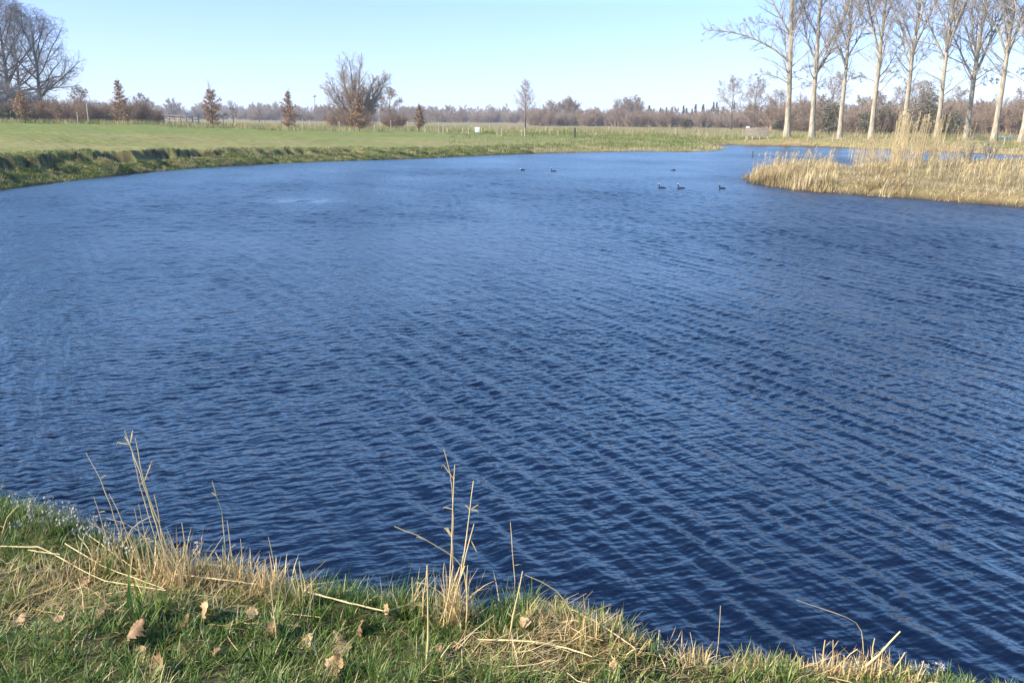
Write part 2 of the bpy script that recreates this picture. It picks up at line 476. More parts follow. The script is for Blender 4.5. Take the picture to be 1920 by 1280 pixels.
def ground_material():
    m, nt, out = new_mat('ground')
    geo = nt.nodes.new('ShaderNodeNewGeometry'); pos = geo.outputs['Position']
    def A(n):
        a = nt.nodes.new('ShaderNodeAttribute'); a.attribute_name = n; return a.outputs['Fac']
    def mix(fac, a, b):
        x = nt.nodes.new('ShaderNodeMix'); x.data_type = 'RGBA'
        if hasattr(fac, 'links') or hasattr(fac, 'node'): nt.links.new(fac, x.inputs['Factor'])
        else: x.inputs['Factor'].default_value = fac
        for s, v in ((6, a), (7, b)):
            if isinstance(v, tuple): x.inputs[s].default_value = (*v, 1)
            else: nt.links.new(v, x.inputs[s])
        return x.outputs[2]
    # meadow: short green grass, olive and tan where it is worn
    mp = nt.nodes.new('ShaderNodeMapping'); mp.inputs['Scale'].default_value = (0.35, 1, 1); nt.links.new(pos, mp.inputs[0])
    n1 = noise_node(nt, 0.16, 5, 0.6, mp.outputs[0]); n2 = noise_node(nt, 1.3, 5, 0.65, pos); n3 = noise_node(nt, 9, 4, 0.7, pos)
    green = ramp(nt, [(0.3, (0.095, 0.118, 0.026)), (0.5, (0.138, 0.16, 0.037)), (0.7, (0.19, 0.192, 0.05))], n2.outputs['Fac']).outputs[0]
    tan = ramp(nt, [(0.3, (0.19, 0.16, 0.062)), (0.7, (0.30, 0.235, 0.105))], n2.outputs['Fac']).outputs[0]
    add = nt.nodes.new('ShaderNodeMath'); add.operation = 'MULTIPLY_ADD'; nt.links.new(n1.outputs['Fac'], add.inputs[0]); add.inputs[1].default_value = 1.6
    nt.links.new(A('dry'), add.inputs[2])
    sub = nt.nodes.new('ShaderNodeMath'); sub.operation = 'SUBTRACT'; sub.use_clamp = True; nt.links.new(add.outputs[0], sub.inputs[0]); sub.inputs[1].default_value = 0.8
    c = mix(sub.outputs[0], green, tan)
    hay = ramp(nt, [(0.3, (0.16, 0.105, 0.055)), (0.7, (0.32, 0.225, 0.12))], n2.outputs['Fac']).outputs[0]
    c = mix(A('hay'), c, hay)
    soil = ramp(nt, [(0.3, (0.022, 0.016, 0.010)), (0.6, (0.055, 0.04, 0.024)), (0.8, (0.09, 0.075, 0.03))], n3.outputs['Fac']).outputs[0]
    c = mix(A('soil'), c, soil)
    b = principled(nt, out, c, 0.95, 0.1)
    bp = nt.nodes.new('ShaderNodeBump'); bp.inputs['Strength'].default_value = 0.5; bp.inputs['Distance'].default_value = 0.04
    nt.links.new(n3.outputs['Fac'], bp.inputs['Height']); nt.links.new(bp.outputs[0], b.inputs['Normal'])
    return m


def water_material():
    m, nt, out = new_mat('pond_water')
    geo = nt.nodes.new('ShaderNodeNewGeometry')
    b = principled(nt, out, (0.0025, 0.007, 0.021), 0.05, 0.5)
    b.inputs['IOR'].default_value = 1.333
    at = nt.nodes.new('ShaderNodeAttribute'); at.attribute_name = 'rough'
    nt.links.new(at.outputs['Fac'], b.inputs['Roughness'])
    hs = []
    for ang, sc, st in ((22, 9.0, 0.36), (12, 17.0, 0.4), (-58, 6.0, 0.3)):
        mp = nt.nodes.new('ShaderNodeMapping'); mp.vector_type = 'POINT'
        mp.inputs['Rotation'].default_value = (0, 0, -math.radians(ang)); mp.inputs['Scale'].default_value = (1, 1, 1)
        nt.links.new(geo.outputs['Position'], mp.inputs[0])
        m2 = nt.nodes.new('ShaderNodeMapping'); m2.inputs['Scale'].default_value = (st, 1, 1); nt.links.new(mp.outputs[0], m2.inputs[0])
        nz = noise_node(nt, sc, 2, 0.5, m2.outputs[0]); hs.append((nz.outputs['Fac'], 1.0 / sc))
    prev = None
    for h, w in hs:
        ma = nt.nodes.new('ShaderNodeMath'); ma.operation = 'MULTIPLY_ADD'; ma.inputs[1].default_value = w
        nt.links.new(h, ma.inputs[0])
        if prev is not None: nt.links.new(prev, ma.inputs[2])
        else: ma.inputs[2].default_value = 0
        prev = ma.outputs[0]
    ch = nt.nodes.new('ShaderNodeAttribute'); ch.attribute_name = 'chop'
    mu = nt.nodes.new('ShaderNodeMath'); mu.operation = 'MULTIPLY'; nt.links.new(prev, mu.inputs[0]); nt.links.new(ch.outputs['Fac'], mu.inputs[1]); prev = mu.outputs[0]
    bp = nt.nodes.new('ShaderNodeBump'); bp.inputs['Strength'].default_value = 1.0; bp.inputs['Distance'].default_value = 0.30
    nt.links.new(prev, bp.inputs['Height']); nt.links.new(bp.outputs[0], b.inputs['Normal'])
    return m


# ------------------------------------------------------------------ ground and water
def polar(th, r):
    T, R = np.meshgrid(th, r)
    X, Y = R * np.sin(T), R * np.cos(T)
    n, m = T.shape
    i = np.arange(n * m).reshape(n, m)
    F = np.stack([i[:-1, :-1], i[:-1, 1:], i[1:, 1:], i[1:, :-1]], -1).reshape(-1, 4)
    return X.ravel(), Y.ravel(), R.ravel(), F


def build_ground():
    th = np.concatenate([np.linspace(-PI, -0.75, 60, endpoint=False), np.linspace(-0.75, 0.75, 560), np.linspace(0.75, PI, 60)[1:]])
    r = np.concatenate([[0.02], np.geomspace(0.4, 28, 330), np.geomspace(28, 130, 260)[1:], np.geomspace(130, 5000, 70)[1:]])
    X, Y, R, F = polar(th, r)
    d = sdist(X, Y); Z = height(X, Y, d)
    B, W, S = fields(X, Y)
    near = np.exp(-(X * X + Y * Y) / 60.0)
    rank = ss(95, 99, R + 3 * noise2(X, Y, 12, 14, 2)) * (1 - ss(103, 108, R))
    dry = 0.5 * (1 - ss(6, 30, d)) - 0.5 * rank - 0.35 * ss(40, 60, R) * ss(20, 45, d) + 0.0 * X
    rim = ss(108, 122, R)
    hay = np.clip(rim * (0.65 + 0.5 * noise2(X, Y, 30, 5)), 0, 1)
    right = ss(0.18, 0.36, np.arctan2(X, Y)) * ss(60, 80, R)
    hay = np.maximum(hay, right * np.clip(0.55 + 0.6 * noise2(X, Y, 7, 6), 0, 1))
    pen = ((X > 8) & (R < 80) & (R > 22) & (X / np.maximum(Y, 1) > 0.22)).astype(float)
    hay = np.maximum(hay, 0.8 * pen * np.clip(0.8 + 0.4 * noise2(X, Y, 5, 8), 0, 1))
    beach = (1 - ss(0.1, 1.6, d)) * (R > 45)
    hay = np.maximum(hay, 0.75 * beach * (1 - S))
    soil = np.maximum(near * 0.9, (1 - ss(-0.1, 0.45, d)))
    t = d / W
    k = np.where((S > 0.1) & (d > 0) & (d < 6) & (R < 90))[0]
    gx = (height(X[k] + 0.08, Y[k]) - Z[k]) / 0.08; gy = (height(X[k], Y[k] + 0.08) - Z[k]) / 0.08
    soil[k] = np.maximum(soil[k], ss(0.35, 0.75, np.hypot(gx, gy)) * np.clip(0.9 + 0.4 * noise2(X[k], Y[k], 2, 9), 0.3, 1))
    g = mk('ground', np.stack([X, Y, Z], 1), [F[:, ::-1]], [ground_material()], tint={'dry': dry, 'hay': hay, 'soil': soil})
    tag(g, kind='structure')


def build_water():
    th = np.concatenate([np.linspace(-1.25, -0.68, 60, endpoint=False), np.linspace(-0.68, 0.68, 660), np.linspace(0.68, 1.25, 60)[1:]])
    r = np.geomspace(1.9, 135, 1500)
    X, Y, R, F = polar(th, r)
    sp = 0.0030 * R
    g = np.random.default_rng(3)
    Z = np.zeros_like(X); lost = np.zeros_like(X)
    gust = np.clip(0.92 + 0.34 * noise2(X, Y, 8, 31, 3) + 0.28 * noise2(X, Y, 26, 32, 2), 0.5, 1.5)
    p0 = on_plane(575, 377); p1 = on_plane(1180, 305)
    slick = np.exp(-(((X - p0[0]) / 1.5) ** 2 + ((Y - p0[1]) / 0.9) ** 2)) * np.clip(0.7 + 0.8 * noise2(X, Y, 1.2, 35, 2), 0, 1)
    lee = ss(36, 56, Y) * np.clip(0.75 + 0.5 * noise2(X, Y, 14, 36, 2), 0, 1)
    chop = (1 - 0.85 * slick) * (1 - 0.45 * lee); gust = gust * chop
    calm = ss(3.0, 11.0, R)                        # sheltered under the near bank
    def system(n, az, spread, lo, hi, slope, field):
        nonlocal Z, lost
        for _ in range(n):
            lam = math.exp(g.uniform(math.log(lo), math.log(hi))); a = math.radians(az + g.normal(0, spread)); ph = g.uniform(0, 2 * PI)
            k = 2 * PI / lam
            s = slope * math.sqrt(2.0 / n)
            keep = ss(1.9, 3.6, lam / sp)
            arg = k * (X * math.cos(a) + Y * math.sin(a)) + ph
            c = np.sin(arg) + 0.22 * np.sin(2 * arg + 0.5 * PI)
            Z = Z + keep * field * (s / k) * c
            lost = lost + (1 - keep) * (s * field) ** 2 / 2
    system(18, 30, 5, 0.16, 0.38, 0.078, (0.6 + 0.4 * gust) * (1 + 0.35 * ss(-1, 4, X)))
    system(10, 33, 14, 0.45, 1.2, 0.018, 1.0 + 0 * gust)
    system(48, 108, 18, 0.075, 0.19, 0.118, gust * (0.24 + 0.76 * calm))
    system(14, 95, 30, 0.25, 0.8, 0.034, gust * (0.25 + 0.75 * calm))
    system(30, 98, 20, 0.22, 0.9, 0.058, gust * ss(8, 26, R))
    d = sdist(X, Y)
    Z = Z * ss(-0.02, 0.8, -d)
    chopv = np.clip(chop * (0.55 + 0.45 * gust) * (0.55 + 0.45 * calm), 0, 1.3)
    rough = np.clip(0.10 + 0.95 * np.sqrt(np.sqrt(lost)) * 0.56, 0.06, 0.5)
    keepv = (d < 1.2)
    fk = keepv[F].any(axis=1)
    F = F[fk]
    used = np.zeros(len(X), bool); used[F.ravel()] = True
    mp = np.cumsum(used) - 1
    V = np.stack([X, Y, Z], 1)[used]
    w = mk('water', V, [mp[F][:, ::-1]], [water_material()], tint={'rough': rough[used], 'chop': chopv[used]})
    tag(w, kind='structure')


# ------------------------------------------------------------------ bare trees
def rot_about(v, ax, a):
    c, s = math.cos(a), math.sin(a); d = (v[0] * ax[0] + v[1] * ax[1] + v[2] * ax[2]) * (1 - c)
    return (v[0] * c + (ax[1] * v[2] - ax[2] * v[1]) * s + ax[0] * d,
            v[1] * c + (ax[2] * v[0] - ax[0] * v[2]) * s + ax[1] * d,
            v[2] * c + (ax[0] * v[1] - ax[1] * v[0]) * s + ax[2] * d)


def unit(v):
    l = math.sqrt(v[0] ** 2 + v[1] ** 2 + v[2] ** 2) + 1e-9
    return (v[0] / l, v[1] / l, v[2] / l)


def perp(v, a):
    r = (0, 0, 1) if abs(v[2]) < 0.9 else (1, 0, 0)
    u = unit((v[1] * r[2] - v[2] * r[1], v[2] * r[0] - v[0] * r[2], v[0] * r[1] - v[1] * r[0]))
    return rot_about(u, v, a)


def limb(g, p, d, L, R, n, wander, trop, tip=0.25):
    P = [p]; dirs = [d]; st = L / (n - 1)
    for i in range(n - 1):
        d = unit((d[0] + g.gauss(0, wander), d[1] + g.gauss(0, wander), d[2] + g.gauss(0, wander) + trop))
        p = (p[0] + d[0] * st, p[1] + d[1] * st, p[2] + d[2] * st)
        P.append(p); dirs.append(d)
    Rr = [R * (1 - (1 - tip) * i / (n - 1)) for i in range(n)]
    return P, Rr, dirs


def branch(g, out, p, d, L, R, lev, spec):
    """spec[lev] = points, wander, tropism, children, first fraction, angle, length ratio, minimum radius"""
    n, wan, trop, nch, t0, ang, rat, rmin = spec[lev]
    P, Rr, dirs = limb(g, p, d, L, max(R, rmin), n, wan, trop)
    out[lev].append((P, Rr))
    if lev + 1 >= len(spec) or nch == 0:
        return
    az = g.uniform(0, 6.28)
    nch = max(1, int(round(nch * g.uniform(0.8, 1.2))))
    for c in range(nch):
        t = t0 + (1 - t0) * (c + g.uniform(0.1, 0.9)) / nch
        i = min(int(t * (n - 1)), n - 2); fr = t * (n - 1) - i
        q = tuple(P[i][k] + (P[i + 1][k] - P[i][k]) * fr for k in range(3))
        rr = Rr[i] + (Rr[i + 1] - Rr[i]) * fr
        az += 2.4 + g.gauss(0, 0.4)
        a = math.radians(ang * g.uniform(0.7, 1.3))
        dd = rot_about(dirs[i + 1], perp(dirs[i + 1], az), a)
        ll = L * rat * g.uniform(0.7, 1.25) * (1.15 - 0.65 * t)
        branch(g, out, q, dd, ll, rr * 0.62, lev + 1, spec)


def tree_from(out, name, loc, label, cat, group, trunk_mat, crown_mat, rz=0.0, trunk_levels=1, kt=8, extra_trunk=(), scale=1.0):
    root = empty(name, loc, rz, label, cat, group, scale)
    tp = [x for l in out[:trunk_levels] for x in l] + list(extra_trunk)
    V, F = tubes(tp, kt)
    mk('trunk', V, [F], [trunk_mat], parent=root)
    cr = Pile()
    for i, l in enumerate(out[trunk_levels:]):
        V, F = tubes(l, 4 if i < 1 else 3)
        cr.add(V, F)
    if cr.n:
        cr.build('crown', [crown_mat], parent=root)
    return root


def trunk_flare(H, R, g, n=12, lean=(0, 0), tip=0.12, wander=0.010):
    P, Rr, D = [], [], []
    x = y = 0.0
    for i in range(n):
        t = i / (n - 1)
        P.append((x + lean[0] * H * t, y + lean[1] * H * t, H * t - 0.15))
        x += g.gauss(0, wander * H / n * 3); y += g.gauss(0, wander * H / n * 3)
        Rr.append(R * ((1 - t) * (1 - tip) + tip) * (1 + 0.45 * math.exp(-t * H / 0.8)))
    for i in range(n):
        a = P[max(i - 1, 0)]; b = P[min(i + 1, n - 1)]
        D.append(unit((b[0] - a[0], b[1] - a[1], b[2] - a[2])))
    return P, Rr, D


def along(P, Rr, D, z):
    for i in range(len(P) - 1):
        if P[i + 1][2] >= z: break
    fr = (z - P[i][2]) / (P[i + 1][2] - P[i][2] + 1e-9); fr = min(max(fr, 0), 1)
    return tuple(P[i][k] + (P[i + 1][k] - P[i][k]) * fr for k in range(3)), Rr[i] + (Rr[i + 1] - Rr[i]) * fr, D[i]


def poplar(seed, loc, label, H=27.0, R=0.50, clear=7.0, limbs=(), sprigs=10, lean=(0, 0), arches=()):
    g = random.Random(seed)
    out = [[], [], [], [], []]
    P, Rr, D = trunk_flare(H, R, g, 16, lean, 0.08, 0.006)
    out[0].append((P, Rr))
    big = []
    R = R * 0.66
    P, Rr, D = trunk_flare(H, R, g, 16, lean, 0.10, 0.006); out[0][:] = [(P, Rr)]
    lspec = {1: (10, 0.065, 0.045, 16, 0.15, 42, 0.36, 0.04), 2: (6, 0.09, 0.05, 0, 0.15, 42, 0.42, 0.018)}
    spec = [None, lspec[1], lspec[2]]
    for (z, azd, ang, L, rr) in limbs:          # the big ascending limbs
        q, r0, _ = along(P, Rr, D, z)
        a = math.radians(azd)
        d = unit((math.cos(a) * math.sin(math.radians(ang)), math.sin(a) * math.sin(math.radians(ang)), math.cos(math.radians(ang))))
        branch(g, out, q, d, L, min(rr * 0.72, r0 * 0.8), 1, spec)
    for c in range(3):                          # more upright limbs round the stem
        z = 7.5 + 1.9 * c + g.uniform(-0.6, 0.6); q, r0, _ = along(P, Rr, D, z); a = g.uniform(0, 6.28); an = math.radians(g.uniform(16, 30))
        branch(g, out, q, unit((math.cos(a) * math.sin(an), math.sin(a) * math.sin(an), math.cos(an))), g.uniform(6, 10), min(0.10, r0 * 0.6), 1, spec)
    for (z, azd, L, rr) in arches:              # thin boughs that arch over and hang
        q, r0, _ = along(P, Rr, D, z); a = math.radians(azd)
        d = unit((math.cos(a) * 0.8, math.sin(a) * 0.8, 0.62))
        sp = [None, (10, 0.05, -0.095, max(6, int(2.4 * L)), 0.25, 46, 0.22, 0.035), (6, 0.14, 0.03, 0, 0.1, 40, 0.45, 0.014)]
        branch(g, out, q, d, L, rr * 0.75, 1, sp)
    sp2 = [None, None, (6, 0.09, 0.03, 0, 0.15, 40, 0.4, 0.022), (4, 0.12, 0.02, 0, 0.15, 42, 0.5, 0.012)]
    n_up = 24
    for c in range(sprigs + n_up):              # side branches all the way up the stem
        z = clear + (H * 0.96 - clear) * (c + g.random()) / (sprigs + n_up)
        q, r0, dd = along(P, Rr, D, z)
        a = g.uniform(0, 6.28)
        an = math.radians(g.uniform(35, 65) if z < 10 else g.uniform(24, 45))
        d = unit((math.cos(a) * math.sin(an), math.sin(a) * math.sin(an), math.cos(an)))
        branch(g, out, q, d, g.uniform(2.2, 5.2) * (1.1 - 0.6 * z / H), min(0.07, r0 * 0.5), 2, sp2)
    for c in range(6):                          # short shoots on the bare stem
        z = g.uniform(1.5, clear + 2); q, r0, dd = along(P, Rr, D, z); a = g.uniform(0, 6.28)
        d = unit((math.cos(a), math.sin(a), g.uniform(-0.2, 0.7)))
        branch(g, out, q, d, g.uniform(0.7, 2.2), 0.022, 3, sp2)
    # stem and heavy limbs share the pale bark; the rest is the crown
    root = empty('poplar_tree', loc, 0, label, 'tree', 'row of tall bare poplars')
    V, F = tubes(out[0], 12); pl = Pile(); pl.add(V, F)
    V, F = tubes(out[1], 7); pl.add(V, F)
    pl.build('trunk', [M['poplar_bark']], root)
    cr = Pile()
    s3 = spray(out[2], 10, 0.42, 34, 0.012, 4, seed, 0.03, 0.08)
    s3b = spray(out[3], 6, 0.5, 40, 0.010, 3, seed + 5, 0.02, 0.08)
    s4 = spray(s3, 7, 0.45, 36, 0.0065, 3, seed + 9, 0.03, 0.05, lmin=0.2)
    for l, k in ((out[2], 4), (out[3], 3), (s3, 3), (s3b, 3), (s4, 3)):
        V, F = tubes(l, k); cr.add(V, F)
    cr.build('crown', [M['poplar_twig']], root)
    return root


def round_tree(seed, H, R, spread=0.62, low=0.2, nl=(13, 8, 7), twig=0.012, up=0.03, droop=0.0, fine=(6, 4), env=None):
    """broad round-headed bare tree, height H"""
    g = random.Random(seed)
    out = [[], [], [], [], []]
    P, Rr, D = trunk_flare(H * 0.72, R, g, 9, (g.gauss(0, 0.02), g.gauss(0, 0.02)), 0.2, 0.02)
    out[0].append((P, Rr))
    spec = [None, (8, 0.10, up, nl[1], 0.2, 40, 0.48, 0.05), (6, 0.13, 0.03, nl[2], 0.12, 42, 0.5, twig * 2), (4, 0.16, 0.02, 0, 0.12, 42, 0.55, twig * 1.4)]
    az = g.uniform(0, 6)
    for c in range(nl[0]):
        t = (c + g.random()) / nl[0]
        z = H * (low + (0.70 - low) * t)
        q, r0, dd = along(P, Rr, D, z); az += 2.4 + g.gauss(0, 0.3)
        an = math.radians(80 - 62 * t + g.gauss(0, 7) + droop)
        d = unit((math.cos(az) * math.sin(an), math.sin(az) * math.sin(an), math.cos(an)))
        L = H * spread * (0.85 - 0.2 * abs(t - 0.35)) * g.uniform(0.85, 1.1) * (0.62 if t > 0.8 else 0.75)
        branch(g, out, q, d, L, r0 * 0.55, 1, spec)
    if fine:
        s4 = spray(out[3], fine[0], 0.5, 42, twig, 3, seed, 0.02, 0.1)
        out[4] = s4
        if fine[1]: out.append(spray(s4, fine[1], 0.6, 42, twig * 0.75, 3, seed + 1, 0.02, 0.05))
    if env:
        A, Bz, zc = env[0] * H, env[1] * H, env[2] * H
        def squeeze(P):
            P = np.asarray(P, float); q = P - np.array([0, 0, zc]); r = np.sqrt((q[..., 0] ** 2 + q[..., 1] ** 2) / A ** 2 + (q[..., 2] / Bz) ** 2)
            k = 0.72
            rn_ = np.where(r > k, k + (1 - k) * (1 - np.exp(-(r - k) / (1 - k) * 0.9)), r)
            return np.array([0, 0, zc]) + q * (rn_ / np.maximum(r, 1e-6))[..., None]
        for i in range(1, len(out)):
            out[i] = (squeeze(out[i][0]), out[i][1]) if isinstance(out[i], tuple) else [(squeeze(P), R) for P, R in out[i]]
    return out


def twig_bush(seed, H, W, stems=26, nl=(7, 6), twig=0.012, lean=55, fine=0):
    """many-stemmed leafless bush"""
    g = random.Random(seed); out = [[], [], []]
    spec = [(7, 0.10, 0.05, nl[0], 0.15, 32, 0.45, twig * 2), (4, 0.14, 0.05, nl[1], 0.1, 35, 0.55, twig * 1.3), (3, 0.13, 0.03, 0, 0, 0, 0, twig)]
    for c in range(stems):
        a = g.uniform(0, 6.28); an = math.radians(g.uniform(0, lean)); r = W * 0.22 * math.sqrt(g.random())
        q = (math.cos(a) * r, math.sin(a) * r, -0.05)
        d = unit((math.cos(a) * math.sin(an), math.sin(a) * math.sin(an), math.cos(an)))
        L = 1.0 / math.sqrt((math.sin(an) / (W * 0.5)) ** 2 + (math.cos(an) / H) ** 2) * g.uniform(0.75, 1.02)
        branch(g, out, q, d, L, 0.02 + 0.012 * H, 0, spec)
    if fine: out.append(spray(out[2], fine, 0.6, 38, twig * 0.75, 3, seed, 0.05, 0.1))
    return out


def leaf_cards(P, size, rng, tint):
    """small four-cornered leaves, folded along the middle, one at each point"""
    m = len(P)
    a = rng.normal(0, 1, (m, 3)); a /= np.linalg.norm(a, axis=1, keepdims=True)
    b = np.cross(a, rng.normal(0, 1, (m, 3))); b /= np.linalg.norm(b, axis=1, keepdims=True)
    c = np.cross(a, b)
    s = (size * rng.uniform(0.6, 1.3, m))[:, None]
    V = np.stack([P - a * s, P + b * s * 0.55 + c * s * 0.2, P + a * s, P - b * s * 0.55 + c * s * 0.2], 1).reshape(-1, 3)
    F = np.arange(4 * m).reshape(m, 4)
    return V, F, np.repeat(tint, 4)


# ------------------------------------------------------------------ build: setting
build_ground()
build_water()

# ------------------------------------------------------------------ poplar row on the far shore
POPLARS = [  # px, base row, label, H, R, clear, limbs(z, azimuth, angle, length, radius), sprigs, lean, arches
    (1478, 257, 'tall bare poplar with one long bough arching out toward the open sky', 28, 0.55, 6.0,
     [(11.5, 185, 30, 11, 0.16), (14.5, 10, 26, 10, 0.15)], 22, (-0.045, 0), [(8.6, 172, 11.0, 0.17), (6.1, 190, 5.0, 0.08), (11.5, 180, 6.0, 0.07), (7.0, 5, 4.5, 0.06), (5.4, -10, 3.8, 0.05)]),
    (1525, 252, 'bare poplar second from the open end of the row, forking low to both sides', 28, 0.50, 5.5,
     [(7.2, 15, 33, 13, 0.20), (8.6, 165, 35, 10, 0.17), (13, 60, 20, 10, 0.14)], 14, (-0.04, 0), [(6.0, 170, 3.5, 0.05)]),
    (1577, 253, 'slim bare poplar with a leaning pale stem, third from the row\'s open end', 26, 0.40, 5.8,
     [(9.0, 12, 30, 11, 0.15), (13.0, 160, 22, 9, 0.13)], 12, (0.0, 0), [(6.3, 20, 3.0, 0.04)]),
    (1636, 256, 'bare poplar forking in two high up, fourth from the row\'s open end', 27, 0.44, 4.8,
     [(9.2, 170, 17, 13, 0.20), (6.6, 20, 50, 5, 0.09), (12.5, 10, 22, 9, 0.15)], 12, (0.0, 0), [(6.2, 175, 4.2, 0.05), (4.0, 160, 2.0, 0.035)]),
    (1695, 253, 'bare poplar whose stem rises straight behind the tall reed clump', 27, 0.42, 5.5,
     [(8.6, 165, 26, 12, 0.17), (9.2, 15, 18, 13, 0.18), (7.2, 0, 45, 5, 0.08)], 12, (0.0, 0), [(6.2, 180, 3.0, 0.045)]),
    (1757, 258, 'bare poplar with a twiggy lower stem, just past the tall reed clump', 26, 0.38, 4.2,
     [(8.2, 168, 28, 12, 0.16), (9.5, 12, 20, 11, 0.16)], 18, (0.0, 0), [(7.0, 10, 4.0, 0.05), (5.0, 170, 2.6, 0.04)]),
    (1815, 252, 'bare poplar forking into a broad fan of limbs, behind the dark bare shrubs', 27, 0.48, 5.5,
     [(6.8, 165, 30, 12, 0.17), (7.4, 14, 24, 14, 0.22), (10, 10, 14, 12, 0.18), (9.0, 120, 18, 11, 0.15)], 12, (0.0, 0), [(6.0, 20, 3.5, 0.05)]),
    (1868, 258, 'bare poplar with a clean pale stem and narrow fork, next to last in row', 27, 0.44, 6.0,
     [(8.5, 170, 26, 11, 0.17), (9.0, 10, 20, 12, 0.18)], 11, (0.0, 0), [(6.5, 178, 3.0, 0.045)]),
    (1919, 252, 'bare poplar cut by the edge of the photo, last of the visible row', 26, 0.42, 5.5,
     [(8.0, 165, 28, 11, 0.16), (10.0, 12, 22, 11, 0.16)], 12, (0.02, 0), [(5.5, 175, 4.0, 0.06)]),
    (1975, 254, 'bare poplar standing just outside the photo at the end of the row', 26, 0.42, 5.5,
     [(8.0, 160, 30, 12, 0.16), (10.0, 12, 22, 11, 0.16)], 12, (0.02, 0), [(6.5, 170, 4.0, 0.06)]),
]
for i, (px, py, lab, H, R, cl, lb, sp, ln, ar) in enumerate(POPLARS):
    loc = far_at(px, py, 98, 116)
    poplar(100 + i, loc, lab, H, R, cl, lb, sp, ln, ar)

# ------------------------------------------------------------------ the big dark trees behind the hedge
for px, D, H, R, seed, lab in ((-30, 150, 21, 0.55, 41, 'large dark bare tree mostly cut off by the photo edge, behind the hedge'),
                               (22, 152, 19.6, 0.55, 42, 'large dark bare tree with twin leaders, standing between two others behind the hedge'),
                               (42, 165, 19.0, 0.42, 43, 'dark bare tree with a slim stem, close beside the outer round-crowned tree'),
                               (79, 150, 17.8, 0.48, 44, 'dark bare tree at the outer edge of the group, low boughs spreading over the hedge')):
    loc = ground_far(px, D); loc[2] -= 0.3
    o = round_tree(seed, H, R * 0.8, 0.82, 0.17, (17, 10, 7), 0.009, 0.035, fine=(4, 2), env=(0.43, 0.48, 0.52))
    tree_from(o, 'large_tree', loc, lab, 'tree', 'large dark trees behind the hedge', M['oak_bark'], M['oak_twig'], rz=seed, trunk_levels=2)

# ------------------------------------------------------------------ single trees of the middle distance
def place_tree(kind, seed, px, D, H, lab, tm, cm, name='bare_tree', group=None, **kw):
    loc = ground_far(px, D); loc[2] -= 0.1
    if kind == 'round': o = round_tree(seed, H, kw.pop('R', H * 0.016), **kw)
    return tree_from(o, name, loc, lab, 'tree', group, tm, cm, rz=seed * 1.3)


for px, D, H, seed, lab in ((1371, 185, 11.5, 51, 'round-headed bare tree standing clear of the wood near the small wooden hurdle'),
                            (1414, 195, 11.6, 52, 'round-headed bare tree between the clear-standing one and the first poplar'),
                            (1452, 205, 9.5, 53, 'smaller bare tree just beside the foot of the first poplar'),
                            (1558, 190, 12.2, 54, 'bare tree with dome-shaped crown seen between the second and third poplars'),
                            (1700, 185, 10.8, 55, 'bare tree with broad crown behind the fifth poplar'),
                            (1725, 178, 10.2, 56, 'bare tree with rusty crown between the fifth and sixth poplars'),
                            (1790, 200, 9.5, 57, 'bare tree behind the gap of the sixth and seventh poplars'),
                            (155, 170, 6.6, 58, 'small bare tree rising from the hedge beyond the large dark trees'),
                            (730, 165, 7.6, 61, 'small spreading bare tree beside the many-stemmed willow')):
    place_tree('round', seed, px, D, H, lab, M['oak_bark'], M['wood_twig'], spread=0.6, low=0.25, nl=(12, 8, 7), twig=0.012, fine=(5, 3), env=(0.40, 0.42, 0.58))
for px, D, H, seed, lab in ((262, 330, 11.5, 62, 'faint narrow tree behind the brown thicket, the taller of a pair'),
                            (274, 330, 10.0, 63, 'faint narrow tree behind the brown thicket, the lower of a pair'),
                            (318, 420, 11.0, 64, 'hazy distant tree standing above the far wood beyond the rail fence'),
                            (326, 420, 10.8, 65, 'hazy distant tree close beside its twin above the far wood'),
                            (437, 260, 5.6, 66, 'low dark bare tree past the third brown-leaved sapling'),
                            (486, 300, 5.2, 67, 'low grey bare tree by the far wood edge before the fourth sapling')):
    place_tree('round', seed, px, D, H, lab, M['oak_bark'], M['wood_twig'], spread=0.42, low=0.15, nl=(10, 7, 6), twig=0.022, R=0.13, fine=(6, 4))

# narrow tree of the centre
g = random.Random(77); out = [[], [], [], []]
loc = far_at(985, 246, 95, 125)
P, Rr, D = trunk_flare(6.3, 0.10, g, 10, (0, 0), 0.08, 0.012); out[0].append((P, Rr))
for c in range(34):
    z = 1.7 + 4.5 * (c + g.random()) / 34; q, r0, dd = along(P, Rr, D, z); a = c * 2.4; an = math.radians(g.uniform(28, 48))
    branch(g, out, q, unit((math.cos(a) * math.sin(an), math.sin(a) * math.sin(an), math.cos(an))), (0.4 + 2.2 * (1 - (z - 1.7) / 4.9)) * g.uniform(0.8, 1.1), 0.03, 1,
           [None, (5, 0.08, 0.05, 8, 0.15, 35, 0.42, 0.014), (4, 0.1, 0.04, 5, 0.2, 35, 0.5, 0.009), (3, 0.1, 0.02, 0, 0, 0, 0, 0.007)])
out.append(spray(out[2], 5, 0.5, 36, 0.007, 3, 3, 0.04))
tree_from(out, 'young_tree', loc, 'slender bare young tree standing alone by the fence against the pale sky', 'tree', None, M['oak_bark'], M['wood_twig'])

